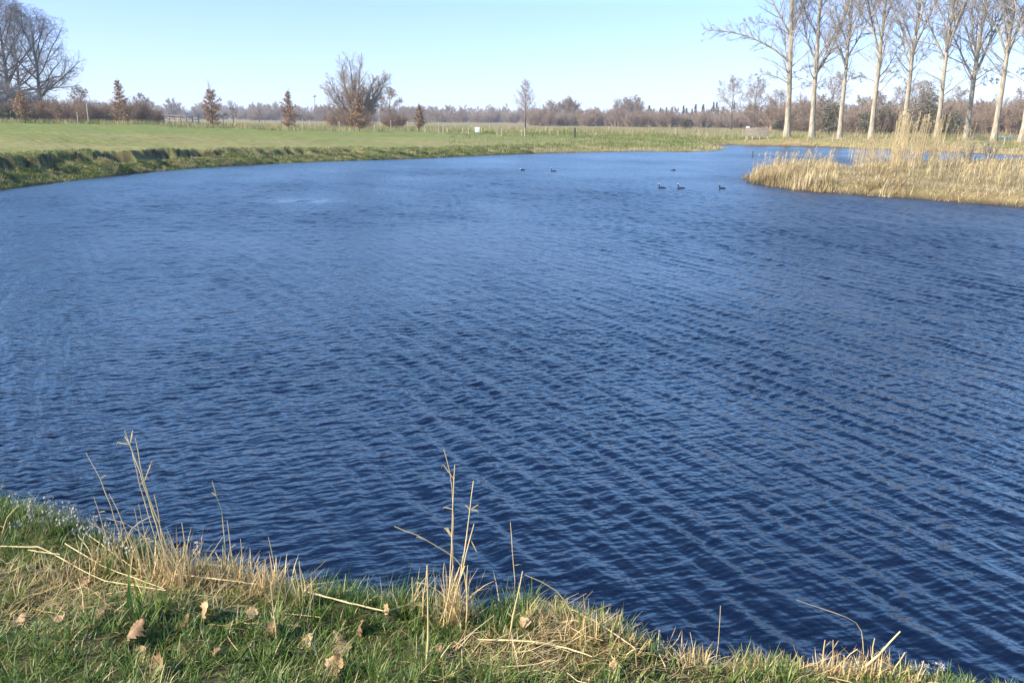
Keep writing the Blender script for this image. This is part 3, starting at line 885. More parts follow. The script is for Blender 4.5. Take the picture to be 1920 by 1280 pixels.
# many-stemmed willow
g = random.Random(78); out = [[], [], [], []]
loc = ground_far(668, 140)
for (azd, an, L, rr) in ((175, 45, 8.2, 0.14), (165, 30, 8.8, 0.15), (100, 10, 11.2, 0.18), (120, 16, 10.6, 0.16), (200, 7, 11.3, 0.17), (20, 24, 8.8, 0.15), (8, 36, 9.6, 0.17), (-5, 30, 9.4, 0.15), (250, 22, 9.0, 0.14), (60, 28, 8.2, 0.13), (290, 14, 8.2, 0.13), (180, 54, 5.5, 0.10), (0, 48, 6.0, 0.1)):
    a = math.radians(azd); an = math.radians(an)
    branch(g, out, (0.2 * math.cos(a), 0.2 * math.sin(a), 0), unit((math.cos(a) * math.sin(an), math.sin(a) * math.sin(an), math.cos(an))), L, rr, 0,
           [(10, 0.06, 0.035, 24, 0.18, 34, 0.28, 0.045), (6, 0.10, 0.06, 10, 0.12, 36, 0.45, 0.020), (4, 0.13, 0.05, 0, 0.1, 36, 0.55, 0.012)])
out[3] = spray(out[2], 5, 0.55, 36, 0.009, 3, 5, 0.04)
out.append(spray(out[3], 3, 0.6, 36, 0.006, 3, 6, 0.04))
tree_from(out, 'willow_tree', loc, 'many-stemmed bare willow fanning out above the meadow fence', 'tree', None, M['oak_bark'], M['willow_twig'], kt=6, scale=0.92)

# ------------------------------------------------------------------ brown-leaved saplings along the meadow edge
def sapling(seed, px, py, top, wid, lab, dens=1.0, bare=0.12, D=(94, 114)):
    g = random.Random(seed); rg = np.random.default_rng(seed)
    loc = far_at(px, py, *D)
    dist = math.hypot(loc[0], loc[1]); H = (py - top) / FPX * dist * 1.02; Wd = wid / FPX * dist
    out = [[], [], []]
    P, Rr, D_ = trunk_flare(H, 0.07, g, 10, (0, 0), 0.08, 0.02); out[0].append((P, Rr))
    pts = []
    nb = 46
    for c in range(nb):
        t = (c + g.random()) / nb; z = 0.25 + (H - 0.3) * t; q, r0, dd = along(P, Rr, D_, z); a = c * 2.4 + g.gauss(0, 0.3); an = math.radians(g.uniform(55, 82))
        prof = min(1.0, 0.55 + t * 3.0) * (1 - t) ** 0.85 * g.choice([0.75, 1.0, 1.0, 1.2, 0.9])
        L = max(0.15, 0.5 * Wd * prof * 1.25)
        d = unit((math.cos(a) * math.sin(an), math.sin(a) * math.sin(an), math.cos(an)))
        Pb, Rb, Db = limb(g, q, d, L, 0.02, 5, 0.08, 0.05); out[1].append((Pb, Rb))
        if t < 1 - bare:
            for _ in range(int((14 + 46 * L) * dens)):
                s = g.uniform(0.15, 1.0) * 4; i = min(int(s), 3); fr = s - i
                w = 0.07 + 0.05 * L
                pts.append([Pb[i][k] + (Pb[i + 1][k] - Pb[i][k]) * fr + g.gauss(0, w * (0.6 if k == 2 else 1)) for k in range(3)])
        for _ in range(4):
            s = g.randint(1, 3); branch(g, out, Pb[s], unit((d[0] + g.gauss(0, .5), d[1] + g.gauss(0, .5), d[2] + 0.4)), L * 0.4, 0.012, 2, [None, None, (3, 0.1, 0.05, 0, 0, 0, 0, 0.008)])
    for _ in range(9):        # whippy leafless leaders at the top
        q, r0, dd = along(P, Rr, D_, H * g.uniform(0.62, 0.9)); a = g.uniform(0, 6.28)
        out[1].append(limb(g, q, unit((math.cos(a) * 0.32, math.sin(a) * 0.32, 1)), H * g.uniform(0.12, 0.26), 0.012, 5, 0.05, 0.05)[:2])
    root = tree_from(out, 'brown_sapling', loc, lab, 'tree', 'brown-leaved saplings along the meadow', M['oak_bark'], M['wood_twig'], kt=6)
    V, F, T = leaf_cards(np.array(pts), 0.085, rg, np.clip(rg.normal(0.5, 0.22, len(pts)), 0, 1))
    mk('foliage', V, [F], [M['beech_leaf']], tint=T, parent=root, smooth=False)


sapling(201, 45, 229, 180, 40, 'brown-leaved sapling in front of the large dark trees', 0.9, 0.05)
sapling(202, 229, 233, 160, 36, 'tallest brown-leaved sapling, in front of the rounded thicket', 1.0, 0.06)
sapling(203, 397, 240.5, 163, 42, 'broad-skirted brown-leaved sapling with bare whips above, near the rail fence', 1.2, 0.22)
sapling(204, 541, 245, 176, 38, 'brown-leaved sapling with a narrow waist, standing clear before the far wood', 1.1, 0.08)
sapling(205, 673, 246.5, 180, 42, 'brown-leaved sapling directly in front of the willow', 1.3, 0.03)
sapling(206, 786, 246, 198, 28, 'smallest brown-leaved sapling, past the willow', 0.9, 0.05)

# ------------------------------------------------------------------ hedges and bushes
def bush(seed, px, D, wpx, H, lab, mat, name='bush', stems=40, twig=0.016, group=None, lean=60, nl=(8, 6)):
    loc = ground_far(px, D); W = wpx / FPX * D; H = H * 0.9
    o = twig_bush(seed, H, W, stems, nl, twig * 0.8, lean, 4)
    root = empty(name, loc, seed, lab, 'bush', group)
    pl = Pile()
    for l, k in zip(o, (4, 3, 3, 3)):
        V, F = tubes(l, k); pl.add(V, F)
    pl.build('twigs', [mat], root)
    return root


for px, D, w, H, seed, lab in ((105, 122, 70, 3.3, 301, 'rust-brown leafless bush at the foot of the large dark trees'),
                               (140, 120, 90, 3.1, 302, 'widest brown leafless bush of the hedge behind the fence posts'),
                               (178, 123, 60, 2.7, 303, 'brown leafless bush at the open end of the hedge'),
                               (60, 124, 80, 3.0, 304, 'brown leafless bush behind the sapling under the large trees'),
                               (8, 122, 90, 2.7, 305, 'olive-brown bush at the photo edge beneath the large trees'),
                               (222, 128, 60, 3.2, 306, 'reddish leafless bush right behind the tallest sapling'),
                               (256, 130, 72, 3.7, 307, 'rounded brown thicket beside the tallest sapling'),
                               (280, 134, 50, 2.7, 308, 'dark low bush at the end of the rounded thicket'),
                               (672, 132, 60, 3.0, 309, 'brown leafless bush around the foot of the willow'),
                               (640, 150, 80, 2.6, 310, 'grey-brown bush beside the willow, towards the open meadow'),
                               (740, 150, 50, 2.8, 311, 'grey-brown bush under the small spreading tree')):
    bush(seed, px, D, w, H, lab, M['bush_twig'], stems=46, group='leafless hedge bushes')
# dark undergrowth below the big trees
for px, D, w, H, seed, lab in ((5, 140, 60, 7.0, 320, 'dark tangled shrub under the large tree at the photo edge'), (48, 142, 60, 5.6, 321, 'dark tangled shrub between the stems of the large trees')):
    bush(seed, px, D, w, H, lab, M['oak_twig'], 'shrub', 50, 0.02, 'dark shrubs under the large trees')
# dark little shrubs on the reed peninsula
for px, py, w, top, seed, lab in ((1822, 303, 26, 262, 330, 'dark bare shrub on the reed spit, taller of the two beside the backwater'),
                                  (1866, 300, 30, 260, 331, 'dark bare shrub with slanting stem on the reed spit by the photo edge')):
    loc = far_at(px, py, 42, 66); dist = math.hypot(loc[0], loc[1]); H = (py - top) / FPX * dist
    o = twig_bush(seed, H, w / FPX * dist, 7, (8, 5), 0.006, 40)
    root = empty('shrub', loc, 0, lab, 'shrub', 'dark shrubs on the reed spit'); pl = Pile()
    for l, k in zip(o, (4, 3, 3)):
        V, F = tubes(l, k); pl.add(V, F)
    pl.build('twigs', [M['oak_twig']], root)


def evergreen(seed, px, D, wpx, H, lab, mat='evergreen', name='evergreen_bush', group='evergreens in the wood'):
    rg = np.random.default_rng(seed); loc = ground_far(px, D); W = wpx / FPX * D
    n = int(320 + 40 * W * H)
    k = 26
    cl = rg.normal(0, 1, (k, 3)); cl /= np.linalg.norm(cl, axis=1, keepdims=True); cl *= rg.uniform(0.35, 0.95, (k, 1))
    which = rg.integers(0, k, n)
    p = cl[which] + rg.normal(0, 0.24, (n, 3))
    P = np.stack([p[:, 0] * W * 0.5, p[:, 1] * W * 0.5, (p[:, 2] * 0.5 + 0.52) * H], 1)
    P[:, 2] = np.maximum(P[:, 2], 0.05)
    V, F, T = leaf_cards(P, 0.17, rg, np.clip(0.45 + rg.normal(0, 0.12, n) + rg.normal(0, 0.14, k)[which], 0, 1))
    root = empty(name, loc, 0, lab, 'bush', group)
    g = random.Random(seed)
    tr = [limb(g, (0, 0, -0.1), unit((g.gauss(0, 0.25), g.gauss(0, 0.25), 1)), H * 0.7, 0.07, 6, 0.08, 0.05)[:2] for _ in range(4)]
    V2, F2 = tubes(tr, 5); mk('trunk', V2, [F2], [M['oak_bark']], parent=root)
    mk('foliage', V, [F], [M[mat]], tint=T, parent=root, smooth=False)


evergreen(401, 1556, 150, 42, 6.0, 'dark olive evergreen between the second and third poplars')
evergreen(402, 1622, 150, 34, 3.4, 'low dark evergreen beside the fourth poplar')
evergreen(403, 1733, 148, 46, 7.0, 'tall olive evergreen between the fifth and sixth poplars')
evergreen(404, 1783, 150, 40, 3.8, 'dark evergreen thicket between the sixth and seventh poplars')
evergreen(405, 1655, 160, 40, 5.0, 'olive evergreen behind the fourth and fifth poplars')
evergreen(406, 1288, 190, 20, 2.2, 'small dark evergreen at the foot of the brown tree belt')
evergreen(407, 1462, 165, 22, 2.2, 'small dark evergreen just before the first poplar')
evergreen(408, 20, 121, 60, 2.0, 'olive-green low bush at the hedge foot by the photo edge', 'green_bush', 'green_bush', None)

# ------------------------------------------------------------------ far woods: read as masses
def wood(name, lab, spots, protos, mat):
    """one object: trees set out on its points by geometry nodes"""
    n = len(spots)
    V = np.array([(x, y, h1(x, y) - 0.2) for (x, y, *_r) in spots])
    o = mk(name, V, [], [mat]); me = o.data
    rot = np.zeros((n, 3), np.float32); rot[:, 2] = [q[4] for q in spots]
    scl = np.array([(q[2], q[2], q[2] * q[5]) for q in spots], np.float32)
    a = me.attributes.new('turn', 'FLOAT_VECTOR', 'POINT'); a.data.foreach_set('vector', rot.ravel())
    a = me.attributes.new('size', 'FLOAT_VECTOR', 'POINT'); a.data.foreach_set('vector', scl.ravel())
    a = me.attributes.new('pick', 'INT', 'POINT'); a.data.foreach_set('value', np.array([q[3] for q in spots], np.int32))
    ng = bpy.data.node_groups.new(name, 'GeometryNodeTree')
    ng.interface.new_socket('Geometry', in_out='INPUT', socket_type='NodeSocketGeometry'); ng.interface.new_socket('Geometry', in_out='OUTPUT', socket_type='NodeSocketGeometry')
    gi = ng.nodes.new('NodeGroupInput'); go = ng.nodes.new('NodeGroupOutput')
    mp = ng.nodes.new('GeometryNodeMeshToPoints'); ng.links.new(gi.outputs[0], mp.inputs['Mesh'])
    ip = ng.nodes.new('GeometryNodeInstanceOnPoints'); ng.links.new(mp.outputs[0], ip.inputs['Points'])
    ti = ng.nodes.new('GeometryNodeGeometryToInstance')
    for p in reversed(protos):
        oi = ng.nodes.new('GeometryNodeObjectInfo'); oi.inputs['Object'].default_value = p
        ng.links.new(oi.outputs['Geometry'], ti.inputs[0])
    ng.links.new(ti.outputs[0], ip.inputs['Instance']); ip.inputs['Pick Instance'].default_value = True
    def attr(nm, ty):
        q = ng.nodes.new('GeometryNodeInputNamedAttribute'); q.data_type = ty; q.inputs['Name'].default_value = nm
        return next(x for x in q.outputs if x.enabled and x.name == 'Attribute')
    er = ng.nodes.new('FunctionNodeEulerToRotation'); ng.links.new(attr('turn', 'FLOAT_VECTOR'), er.inputs[0]); ng.links.new(er.outputs[0], ip.inputs['Rotation'])
    ng.links.new(attr('size', 'FLOAT_VECTOR'), ip.inputs['Scale']); ng.links.new(attr('pick', 'INT'), ip.inputs['Instance Index'])
    ng.links.new(ip.outputs[0], go.inputs[0])
    md = o.modifiers.new('trees', 'NODES'); md.node_group = ng
    return tag(o, lab, 'wood', kind='stuff')


def proto_mesh(name, o):
    pl = Pile()
    for i, l in enumerate(o):
        V, F = tubes(l, 5 if i == 0 else 3); pl.add(V, F)
    return mk(name, np.concatenate(pl.V), [np.concatenate(pl.F)], [M['wood_twig']], link=False)


PT = [proto_mesh('wood_tree', round_tree(500 + i, 10, 0.13, 0.45 + 0.08 * (i % 3), 0.1, (10, 7, 6), 0.022, fine=(6, 4))) for i in range(5)]
PB = [proto_mesh('wood_bush', twig_bush(520 + i, 5, 5, 22, (7, 6), 0.02, 48, 4)) for i in range(3)]
PR = PT + PB


def spots(n, px0, px1, D0, D1, s0, s1, seed, kinds, zs=(0.85, 1.15)):
    g = random.Random(seed); L = []
    for i in range(n):
        px = g.uniform(px0, px1); D = g.uniform(D0, D1); x, y = _az(px, D)
        L.append((x, y, g.uniform(s0, s1), g.choice(kinds), g.uniform(0, 6.28), g.uniform(*zs)))
    return L


T4, B3 = [0, 1, 2, 3, 4], [5, 6, 7]
wood('woodland', 'brown leafless wood behind the row of poplars',
     spots(80, 1530, 2160, 195, 260, 0.62, 0.92, 1, T4) + spots(120, 1440, 2160, 160, 215, 0.7, 1.25, 2, B3) + spots(50, 1400, 1540, 215, 270, 0.55, 0.85, 3, T4 + B3), PR, M['wood_twig'])
wood('tree_belt', 'brown belt of bare trees along the far side of the fields',
     spots(130, 1010, 1480, 300, 380, 0.48, 0.74, 4, T4) + spots(190, 1000, 1480, 250, 330, 0.7, 1.15, 5, B3) + spots(14, 1030, 1090, 330, 350, 0.95, 1.12, 6, T4) + spots(14, 1150, 1200, 330, 350, 0.95, 1.12, 61, T4), PR, M['wood_twig'])
wood('distant_wood', 'bluish distant wood along the horizon',
     spots(260, 470, 1030, 560, 760, 0.85, 1.2, 7, T4) + spots(150, 470, 1030, 420, 560, 0.9, 1.5, 8, B3) + spots(330, -260, 520, 700, 950, 1.0, 1.5, 9, T4)
     + spots(170, -260, 520, 500, 700, 0.9, 1.6, 10, B3) + spots(60, 590, 870, 380, 460, 0.5, 0.85, 11, T4), PR, M['wood_twig'])
# dark conifers peeping over the belt
rg = np.random.default_rng(66)
pl = Pile()
for i in range(60):
    px = rg.uniform(1200, 1990) if i > 6 else rg.uniform(1190, 1240); D = rg.uniform(390, 470); x, y = _az(px, D); H = rg.uniform(7.0, 9.6) * (0.9 if px < 1300 else 1.05)
    n = 260; t = rg.random(n) ** 0.8; a = rg.uniform(0, 6.28, n); rr = (1 - t) * H * 0.17 * np.sqrt(rg.random(n)) + 0.1
    P = np.stack([x + rr * np.cos(a), y + rr * np.sin(a), h1(x, y) + 0.5 + t * H], 1)
    V, F, T = leaf_cards(P, 0.42, rg, np.clip(rg.normal(0.35, 0.15, n), 0, 1)); pl.add(V, F, T)
tag(pl.build('conifer_wood', [M['evergreen']], smooth=False), 'dark conifer wood showing just above the brown tree belt', 'wood', kind='stuff')

# ------------------------------------------------------------------ fence posts, signs, rails
def post_geo(w, h, lean=0.0, seed=0):
    g = random.Random(seed); n = 10
    P = [(lean * h * t + g.gauss(0, 0.004), g.gauss(0, 0.004), -0.25 + (h + 0.25) * t) for t in (0, 0.3, 0.6, 0.96, 1.0)]
    R = [w * 0.55, w * 0.52, w * 0.5, w * 0.48, w * 0.34]
    V, F = tubes([(P, R)], n)
    c = len(V); V = np.concatenate([V, [[P[-1][0], P[-1][1], P[-1][2] + 0.01]]])
    top = np.arange(c - n, c)
    T = np.stack([top, np.roll(top, -1), np.full(n, c)], 1)
    return V, F, T


POSTS = [(47, 211, 229), (145, 214, 233), (245, 217, 234), (333, 224, 238), (494, 227, 242), (567, 225, 244), (581, 226, 240), (610, 230, 240), (636, 230, 246),
         (702, 234, 245), (714, 232, 244), (733, 227, 245), (764, 227, 242), (797, 237, 248), (823, 230, 250), (831, 236, 251), (854, 227, 240), (867, 240, 252),
         (879, 241, 254), (885, 230, 240), (903, 240, 250), (918, 232, 242), (932, 242, 254), (941, 242, 255), (979, 244, 255), (1024, 236, 246), (1032, 244, 254),
         (1047, 245, 255), (1063, 236, 247), (1102, 238, 248), (1142, 237, 249), (1183, 240, 250), (1225, 241, 252), (1268, 242, 253), (1311, 243, 254), (1353, 245, 255),
         (1394, 244, 257), (1439, 245, 258), (1565, 253, 265), (1518, 252, 264), (1888, 262, 271)]
PV = [mk('post_proto', V, [F, T], [M['post_wood']], link=False).data for V, F, T in (post_geo(0.10, 1.2, ln, s) for s, ln in enumerate((0.0, 0.03, -0.025)))]
for i, (px, t, b) in enumerate(POSTS):
    loc = far_at(px, b, 80, 135); dist = math.hypot(loc[0], loc[1]); h = (b - t) / FPX * dist
    o = bpy.data.objects.new('fence_post', PV[i % 3]); COL.objects.link(o); o.location = loc
    o.scale = (1, 1, max(0.55, h / 1.2)); o.rotation_euler = (0, 0, i * 1.7)
    tag(o, 'pale wooden fence post standing in the grass of the meadow edge', 'post', 'pale fence posts along the meadow')
V, F, T = post_geo(0.22, 1.1, 0, 9)
o = mk('fence_post', V, [F, T], [M['dark_wood']]); loc = far_at(1078, 258.5, 84, 112); o.location = loc
tag(o, 'dark stout post standing alone where the mown meadow ends', 'post')
# thin stake and tie of the young tree
V, F, T = post_geo(0.12, 1.0, 0.02, 10); loc = far_at(984, 257, 90, 112)
o = mk('tree_stake', V, [F, T], [M['post_wood']]); o.location = loc; tag(o, 'pale stake beside the slender young tree', 'stake')
# tall thin pole by the hedge
V, F, T = post_geo(0.12, 2.2, 0.0, 11); loc = far_at(165, 227, 108, 130)
o = mk('pole', V, [F, T], [M['post_wood']]); o.location = loc; tag(o, 'thin tall pole in front of the hedge end', 'pole')


def sign(px, py, top, w, h, lab, D=(90, 125), legs=1):
    loc = far_at(px, py, *D); dist = math.hypot(loc[0], loc[1]); H = (py - top) / FPX * dist
    root = empty('sign_board', loc, math.atan2(-loc[0], loc[1]), lab, 'sign')
    for k in range(legs):
        x = 0 if legs == 1 else (k - 0.5) * w * 0.7
        bevel(mk('post', *[a if j == 0 else [a] for j, a in enumerate(box_geo(x - 0.04, x + 0.04, 0.02, 0.10, -0.2, H - 0.02))], [M['post_wood']], parent=root, smooth=False), 0.008)
    bevel(mk('panel', *[a if j == 0 else [a] for j, a in enumerate(box_geo(-w / 2, w / 2, -0.012, 0.018, H - h, H))], [M['white_paint']], parent=root, smooth=False), 0.006)


sign(895, 251, 239.5, 0.55, 0.58, 'small white sign panel low in the grass beyond the pond')
sign(1403, 261, 239.5, 0.42, 0.24, 'small white plate on a post above the wooden hurdle', (92, 118))
sign(418, 240, 215, 0.30, 0.16, 'small white plate on a tall post beside the broad-skirted sapling', (100, 118))

# wooden hurdle by the water
loc = far_at(1421, 262, 90, 110); dist = math.hypot(loc[0], loc[1])
root = empty('wooden_hurdle', loc, math.atan2(-loc[0], loc[1]), 'pale grey wooden hurdle of boards on short posts at the far shore', 'hurdle')
wv = 36 / FPX * dist; hv = 21 / FPX * dist
for x in (-wv / 2, -wv * 0.2, wv * 0.14, wv / 2):
    V, F = box_geo(x - 0.06, x + 0.06, 0.0, 0.10, -0.2, hv * (1.0 if abs(x) > wv * 0.3 else 0.9)); bevel(mk('post', V, [F], [M['post_wood']], parent=root, smooth=False), 0.012)
for k in range(5):
    z = hv * (0.32 + 0.135 * k); V, F = box_geo(-wv / 2 - 0.05, wv / 2 + 0.05, -0.035, -0.002, z, z + hv * 0.115); bevel(mk('board', V, [F], [M['hurdle_wood']], parent=root, smooth=False), 0.006)


def rails(px0, px1, D0, D1, H, lab, n=7, nr=3):
    a = ground_far(px0, D0); b = ground_far(px1, D1)
    root = empty('rail_fence', a, math.atan2(b[1] - a[1], b[0] - a[0]), lab, 'fence')
    L = math.hypot(b[0] - a[0], b[1] - a[1]); dz = b[2] - a[2]
    for i in range(n):
        x = L * i / (n - 1); V, F = box_geo(x - 0.08, x + 0.08, -0.08, 0.08, dz * i / (n - 1) - 0.2, dz * i / (n - 1) + H + 0.1)
        bevel(mk('post', V, [F], [M['grey_wood']], parent=root, smooth=False), 0.015)
    for k in range(nr):
        z = H * (0.35 + 0.3 * k)
        V, F = tubes([([(L * t, -0.11, z + dz * t) for t in (0, 0.5, 1)], [0.065] * 3)], 6); mk('rail', V, [F], [M['grey_wood']], parent=root)


rails(296, 372, 165, 150, 1.5, 'grey timber rail fence of a paddock between thicket and broad-skirted sapling', 8)
rails(178, 210, 175, 172, 1.5, 'grey timber rail fence glimpsed between hedge end and thicket', 4)
# white trough by the poplars
loc = far_at(1884, 260, 100, 130)
root = empty('trough', loc, 0.2, 'long low white trough in the field behind the last poplars', 'trough')
V, F = box_geo(-1.4, 1.4, -0.3, 0.3, 0.12, 0.5, -0.12); bevel(mk('basin', V, [F], [M['white_paint']], parent=root, smooth=False), 0.03)
for s in (-1, 1):
    V, F = box_geo(s * 1.0 - 0.1, s * 1.0 + 0.1, -0.26, 0.26, -0.1, 0.125); mk('foot', V, [F], [M['grey_wood']], parent=root, smooth=False)
# two far-off masts
for px, top, lab in ((591, 184, 'tiny far mast rising over the distant wood before the willow'), (882, 202, 'tiny far mast rising over the distant wood past the smallest sapling')):
    loc = ground_far(px, 800); H = (225 - top) / FPX * 800 + 1.6
    root = empty('mast', loc, 0, lab, 'mast', 'masts on the horizon')
    V, F = tubes([([(0, 0, -1), (0, 0, H * 0.5), (0, 0, H)], [0.55, 0.4, 0.3])], 6); mk('pole', V, [F], [M['metal']], parent=root)
    V, F = box_geo(-1.6, 1.6, -0.5, 0.5, H - 2.6, H - 1.0); mk('head', V, [F], [M['metal']], parent=root, smooth=False)


# ------------------------------------------------------------------ water birds
def bird_mesh(kind):
    """one continuous body: tail, back, breast, neck, head, bill. Swims towards -x."""
    if kind == 'upright':
        path = [(0.21, 0, 0.05, .006, .004), (0.17, 0, 0.045, .03, .018), (0.10, 0, 0.04, .065, .045), (0.0, 0, 0.035, .08, .055), (-0.08, 0, 0.04, .07, .055), (-0.125, 0, 0.065, .045, .045),
                (-0.14, 0, 0.11, .028, .028), (-0.142, 0, 0.16, .024, .024), (-0.145, 0, 0.20, .028, .028), (-0.158, 0, 0.222, .03, .03), (-0.18, 0, 0.226, .02, .02), (-0.20, 0, 0.222, .011, .009), (-0.225, 0, 0.216, .005, .004)]
    else:
        path = [(0.17, 0, 0.055, .006, .004), (0.14, 0, 0.05, .035, .022), (0.08, 0, 0.045, .075, .055), (0.0, 0, 0.045, .088, .065), (-0.07, 0, 0.05, .075, .06), (-0.11, 0, 0.07, .045, .045),
                (-0.12, 0, 0.095, .033, .033), (-0.128, 0, 0.115, .034, .034), (-0.145, 0, 0.12, .028, .028), (-0.165, 0, 0.113, .014, .012), (-0.185, 0, 0.105, .006, .005)]
    k = 12; n = len(path); V = []
    for i, (x, y, z, a, b) in enumerate(path):
        p0 = path[max(i - 1, 0)]; p1 = path[min(i + 1, n - 1)]
        tx, tz = p1[0] - p0[0], p1[2] - p0[2]; l = math.hypot(tx, tz); ux, uz = -tz / l, tx / l
        for j in range(k):
            t = 2 * PI * j / k
            V.append((x + ux * b * math.sin(t), a * math.cos(t), z + uz * b * math.sin(t)))
    F, S = [], []
    for i in range(n - 1):
        for j in range(k):
            F.append((i * k + j, i * k + (j + 1) % k, (i + 1) * k + (j + 1) % k, (i + 1) * k + j))
            if kind == 'upright': S.append(1 if (i == 9 and j in (6, 7, 8, 9, 10, 11) or i == 8 and j in (7, 8, 9, 10)) else 0)
            else: S.append(1 if i >= n - 3 else 0)
    V = np.array(V) * 0.88
    return V, np.array(F), S


BM = {}
for kd in ('upright', 'low'):
    V, F, S = bird_mesh(kd)
    BM[kd] = mk('bird_proto', V, [F], [M['bird_black'], M['bird_white']], slots=S, link=False).data
for px, py, kd, rz, lab in ((1241, 353, 'upright', 0.1, 'dark water bird with white face, farthest from the reed spit of the three together'),
                            (1277, 353.5, 'upright', -0.1, 'dark water bird with white cheek swimming in the middle of three near the reed spit'),
                            (1354, 354, 'upright', 0.25, 'dark water bird with pale neck swimming closest to the tip of the reed spit'),
                            (1262, 320, 'low', 2.9, 'small dark water bird out beyond the three white-faced ones'),
                            (980, 319.5, 'low', 0.3, 'hunched dark water bird floating farthest out on the open pond'),
                            (1038, 321.5, 'upright', 0.0, 'dark water bird with raised neck on the open pond beside the hunched one')):
    p = on_plane(px, py)
    o = bpy.data.objects.new('water_bird', BM[kd]); COL.objects.link(o); o.location = (p[0], p[1], -0.02); o.rotation_euler = (0, 0, rz)
    tag(o, lab, 'bird', 'water birds on the pond')
# mooring stake in the inlet
V, F, T = post_geo(0.10, 0.42, 0, 14); p = on_plane(1411, 294)
o = mk('stake', V, [F, T], [M['dark_wood']]); o.location = (p[0], p[1], 0); tag(o, 'short dark stake standing in the water of the inlet', 'stake')

# ------------------------------------------------------------------ rough grass of the far banks, reeds
def scatter(n, fn, rng):
    got = []; tot = 0
    while tot < n:
        p = fn(min(4 * n, 200000)); got.append(p); tot += len(p)
        if len(got) > 60: break
    return np.concatenate(got)[:n]


rb = np.random.default_rng(12)


def bank_pts(m):
    px = -60 + 1060 * rb.random(m) ** 1.35
    sh = np.interp(px, [q[0] for q in LEFT_SHORE[:13]], [q[1] for q in LEFT_SHORE[:13]])
    sh = np.where(px < 0, 357 - px * 0.14, sh)
    D0 = 2.7 * FPX / (sh - (216 + px * 0.0087))
    D = D0 + rb.uniform(-0.1, 5.5, m) * (1 + D0 / 60) * (1 + 1.3 * (1 - ss(0, 260, px)))
    th = np.arctan((px - CX) / FPX * math.cos(PITCH) ** 0)
    a = np.array([_az(q, 1.0) for q in np.linspace(-60, 1000, 200)])
    ux = np.interp(px, np.linspace(-60, 1000, 200), a[:, 0]); uy = np.interp(px, np.linspace(-60, 1000, 200), a[:, 1])
    X, Y = ux * D, uy * D
    d = sdist(X, Y); B, W, S = fields(X, Y)
    ok = (d > 0.05) & (d < W * 1.25 + 0.2)
    t = d / W
    ok &= (rb.random(m) < np.where((t > 0.62) & (t < 0.86), 0.30, np.where(t > 0.86, 0.35, 1.0))) & (noise2(X, Y, 1.6, 44) > rb.uniform(-1.8, 0.5, m))
    return np.stack([X, Y], 1)[ok]


B2 = scatter(95000, bank_pts, rb); m = len(B2)
d = sdist(B2[:, 0], B2[:, 1]); z = height(B2[:, 0], B2[:, 1], d)
tn = np.clip(0.45 + 0.30 * noise2(B2[:, 0], B2[:, 1], 2.2, 45) + rb.normal(0, 0.15, m), 0, 1)
L = rb.uniform(0.06, 0.20, m) * (0.7 + 0.7 * (noise2(B2[:, 0], B2[:, 1], 1.2, 46) > 0.1))
L = np.where(tn > 0.7, L * 1.5, L); L = L * (0.62 + 0.38 * ss(-14, -6, B2[:, 0]))
V, F, T = blades(np.column_stack([B2, z - 0.02]), rb.uniform(0, 6.28, m), L, rb.uniform(0.012, 0.03, m), rb.uniform(0, 0.5, m), rb.uniform(0.1, 1.0, m), tn, 2)
tag(mk('bank_grass', V, [F], [M['far_grass']], tint=T), 'rough green and straw grass on the crumbling far bank', 'grass', kind='stuff')


def shore_pts(m):
    px = rb.uniform(840, 1990, m)
    D = 60 + 60 * rb.random(m)
    a = np.array([_az(q, 1.0) for q in np.linspace(800, 2000, 200)])
    ux = np.interp(px, np.linspace(800, 2000, 200), a[:, 0]); uy = np.interp(px, np.linspace(800, 2000, 200), a[:, 1])
    X, Y = ux * D, uy * D; d = sdist(X, Y)
    dens = np.where(d < 5.5, ss(850, 1010, px), np.maximum(ss(1020, 1150, px), 0.10 + 0.9 * ss(94, 102, D)))
    ok = (d > 0.1) & (rb.random(m) < dens) & (noise2(X, Y, 3.0, 47) > rb.uniform(-1.4, 0.6, m)) & ~((px > 1380) & (D < 74))
    return np.stack([X, Y], 1)[ok]


S2 = scatter(60000, shore_pts, rb); m = len(S2); d = sdist(S2[:, 0], S2[:, 1]); z = height(S2[:, 0], S2[:, 1], d)
edge = 1 - ss(0.3, 3.0, d); rt = ss(0.22, 0.38, np.arctan2(S2[:, 0], S2[:, 1]))
tn = np.clip(0.56 + 0.25 * noise2(S2[:, 0], S2[:, 1], 5.0, 48) + 0.3 * edge + 0.27 * rt + rb.normal(0, 0.13, m), 0, 1)
L = rb.uniform(0.10, 0.28, m) * (0.7 + 0.8 * (noise2(S2[:, 0], S2[:, 1], 2.2, 49) > 0.25))
V, F, T = blades(np.column_stack([S2, z - 0.02]), rb.uniform(0, 6.28, m), L, rb.uniform(0.02, 0.05, m), rb.uniform(0, 0.5, m), rb.uniform(0.1, 0.9, m), tn, 2)
tag(mk('shore_grass', V, [F], [M['far_grass']], tint=T), 'tussocky green and tan grass between the far shore and fence', 'grass', kind='stuff')

# fine upright dry stems along the fence line
def hay_pts(m):
    px = rb.uniform(-50, 1990, m); D = 104 + 60 * rb.random(m) ** 1.6
    a = np.array([_az(q, 1.0) for q in np.linspace(-60, 2000, 300)])
    ux = np.interp(px, np.linspace(-60, 2000, 300), a[:, 0]); uy = np.interp(px, np.linspace(-60, 2000, 300), a[:, 1])
    X, Y = ux * D, uy * D
    ok = (sdist(X, Y) > 3) & (noise2(X, Y, 9.0, 50) > rb.uniform(-1.0, 0.7, m))
    return np.stack([X, Y], 1)[ok]


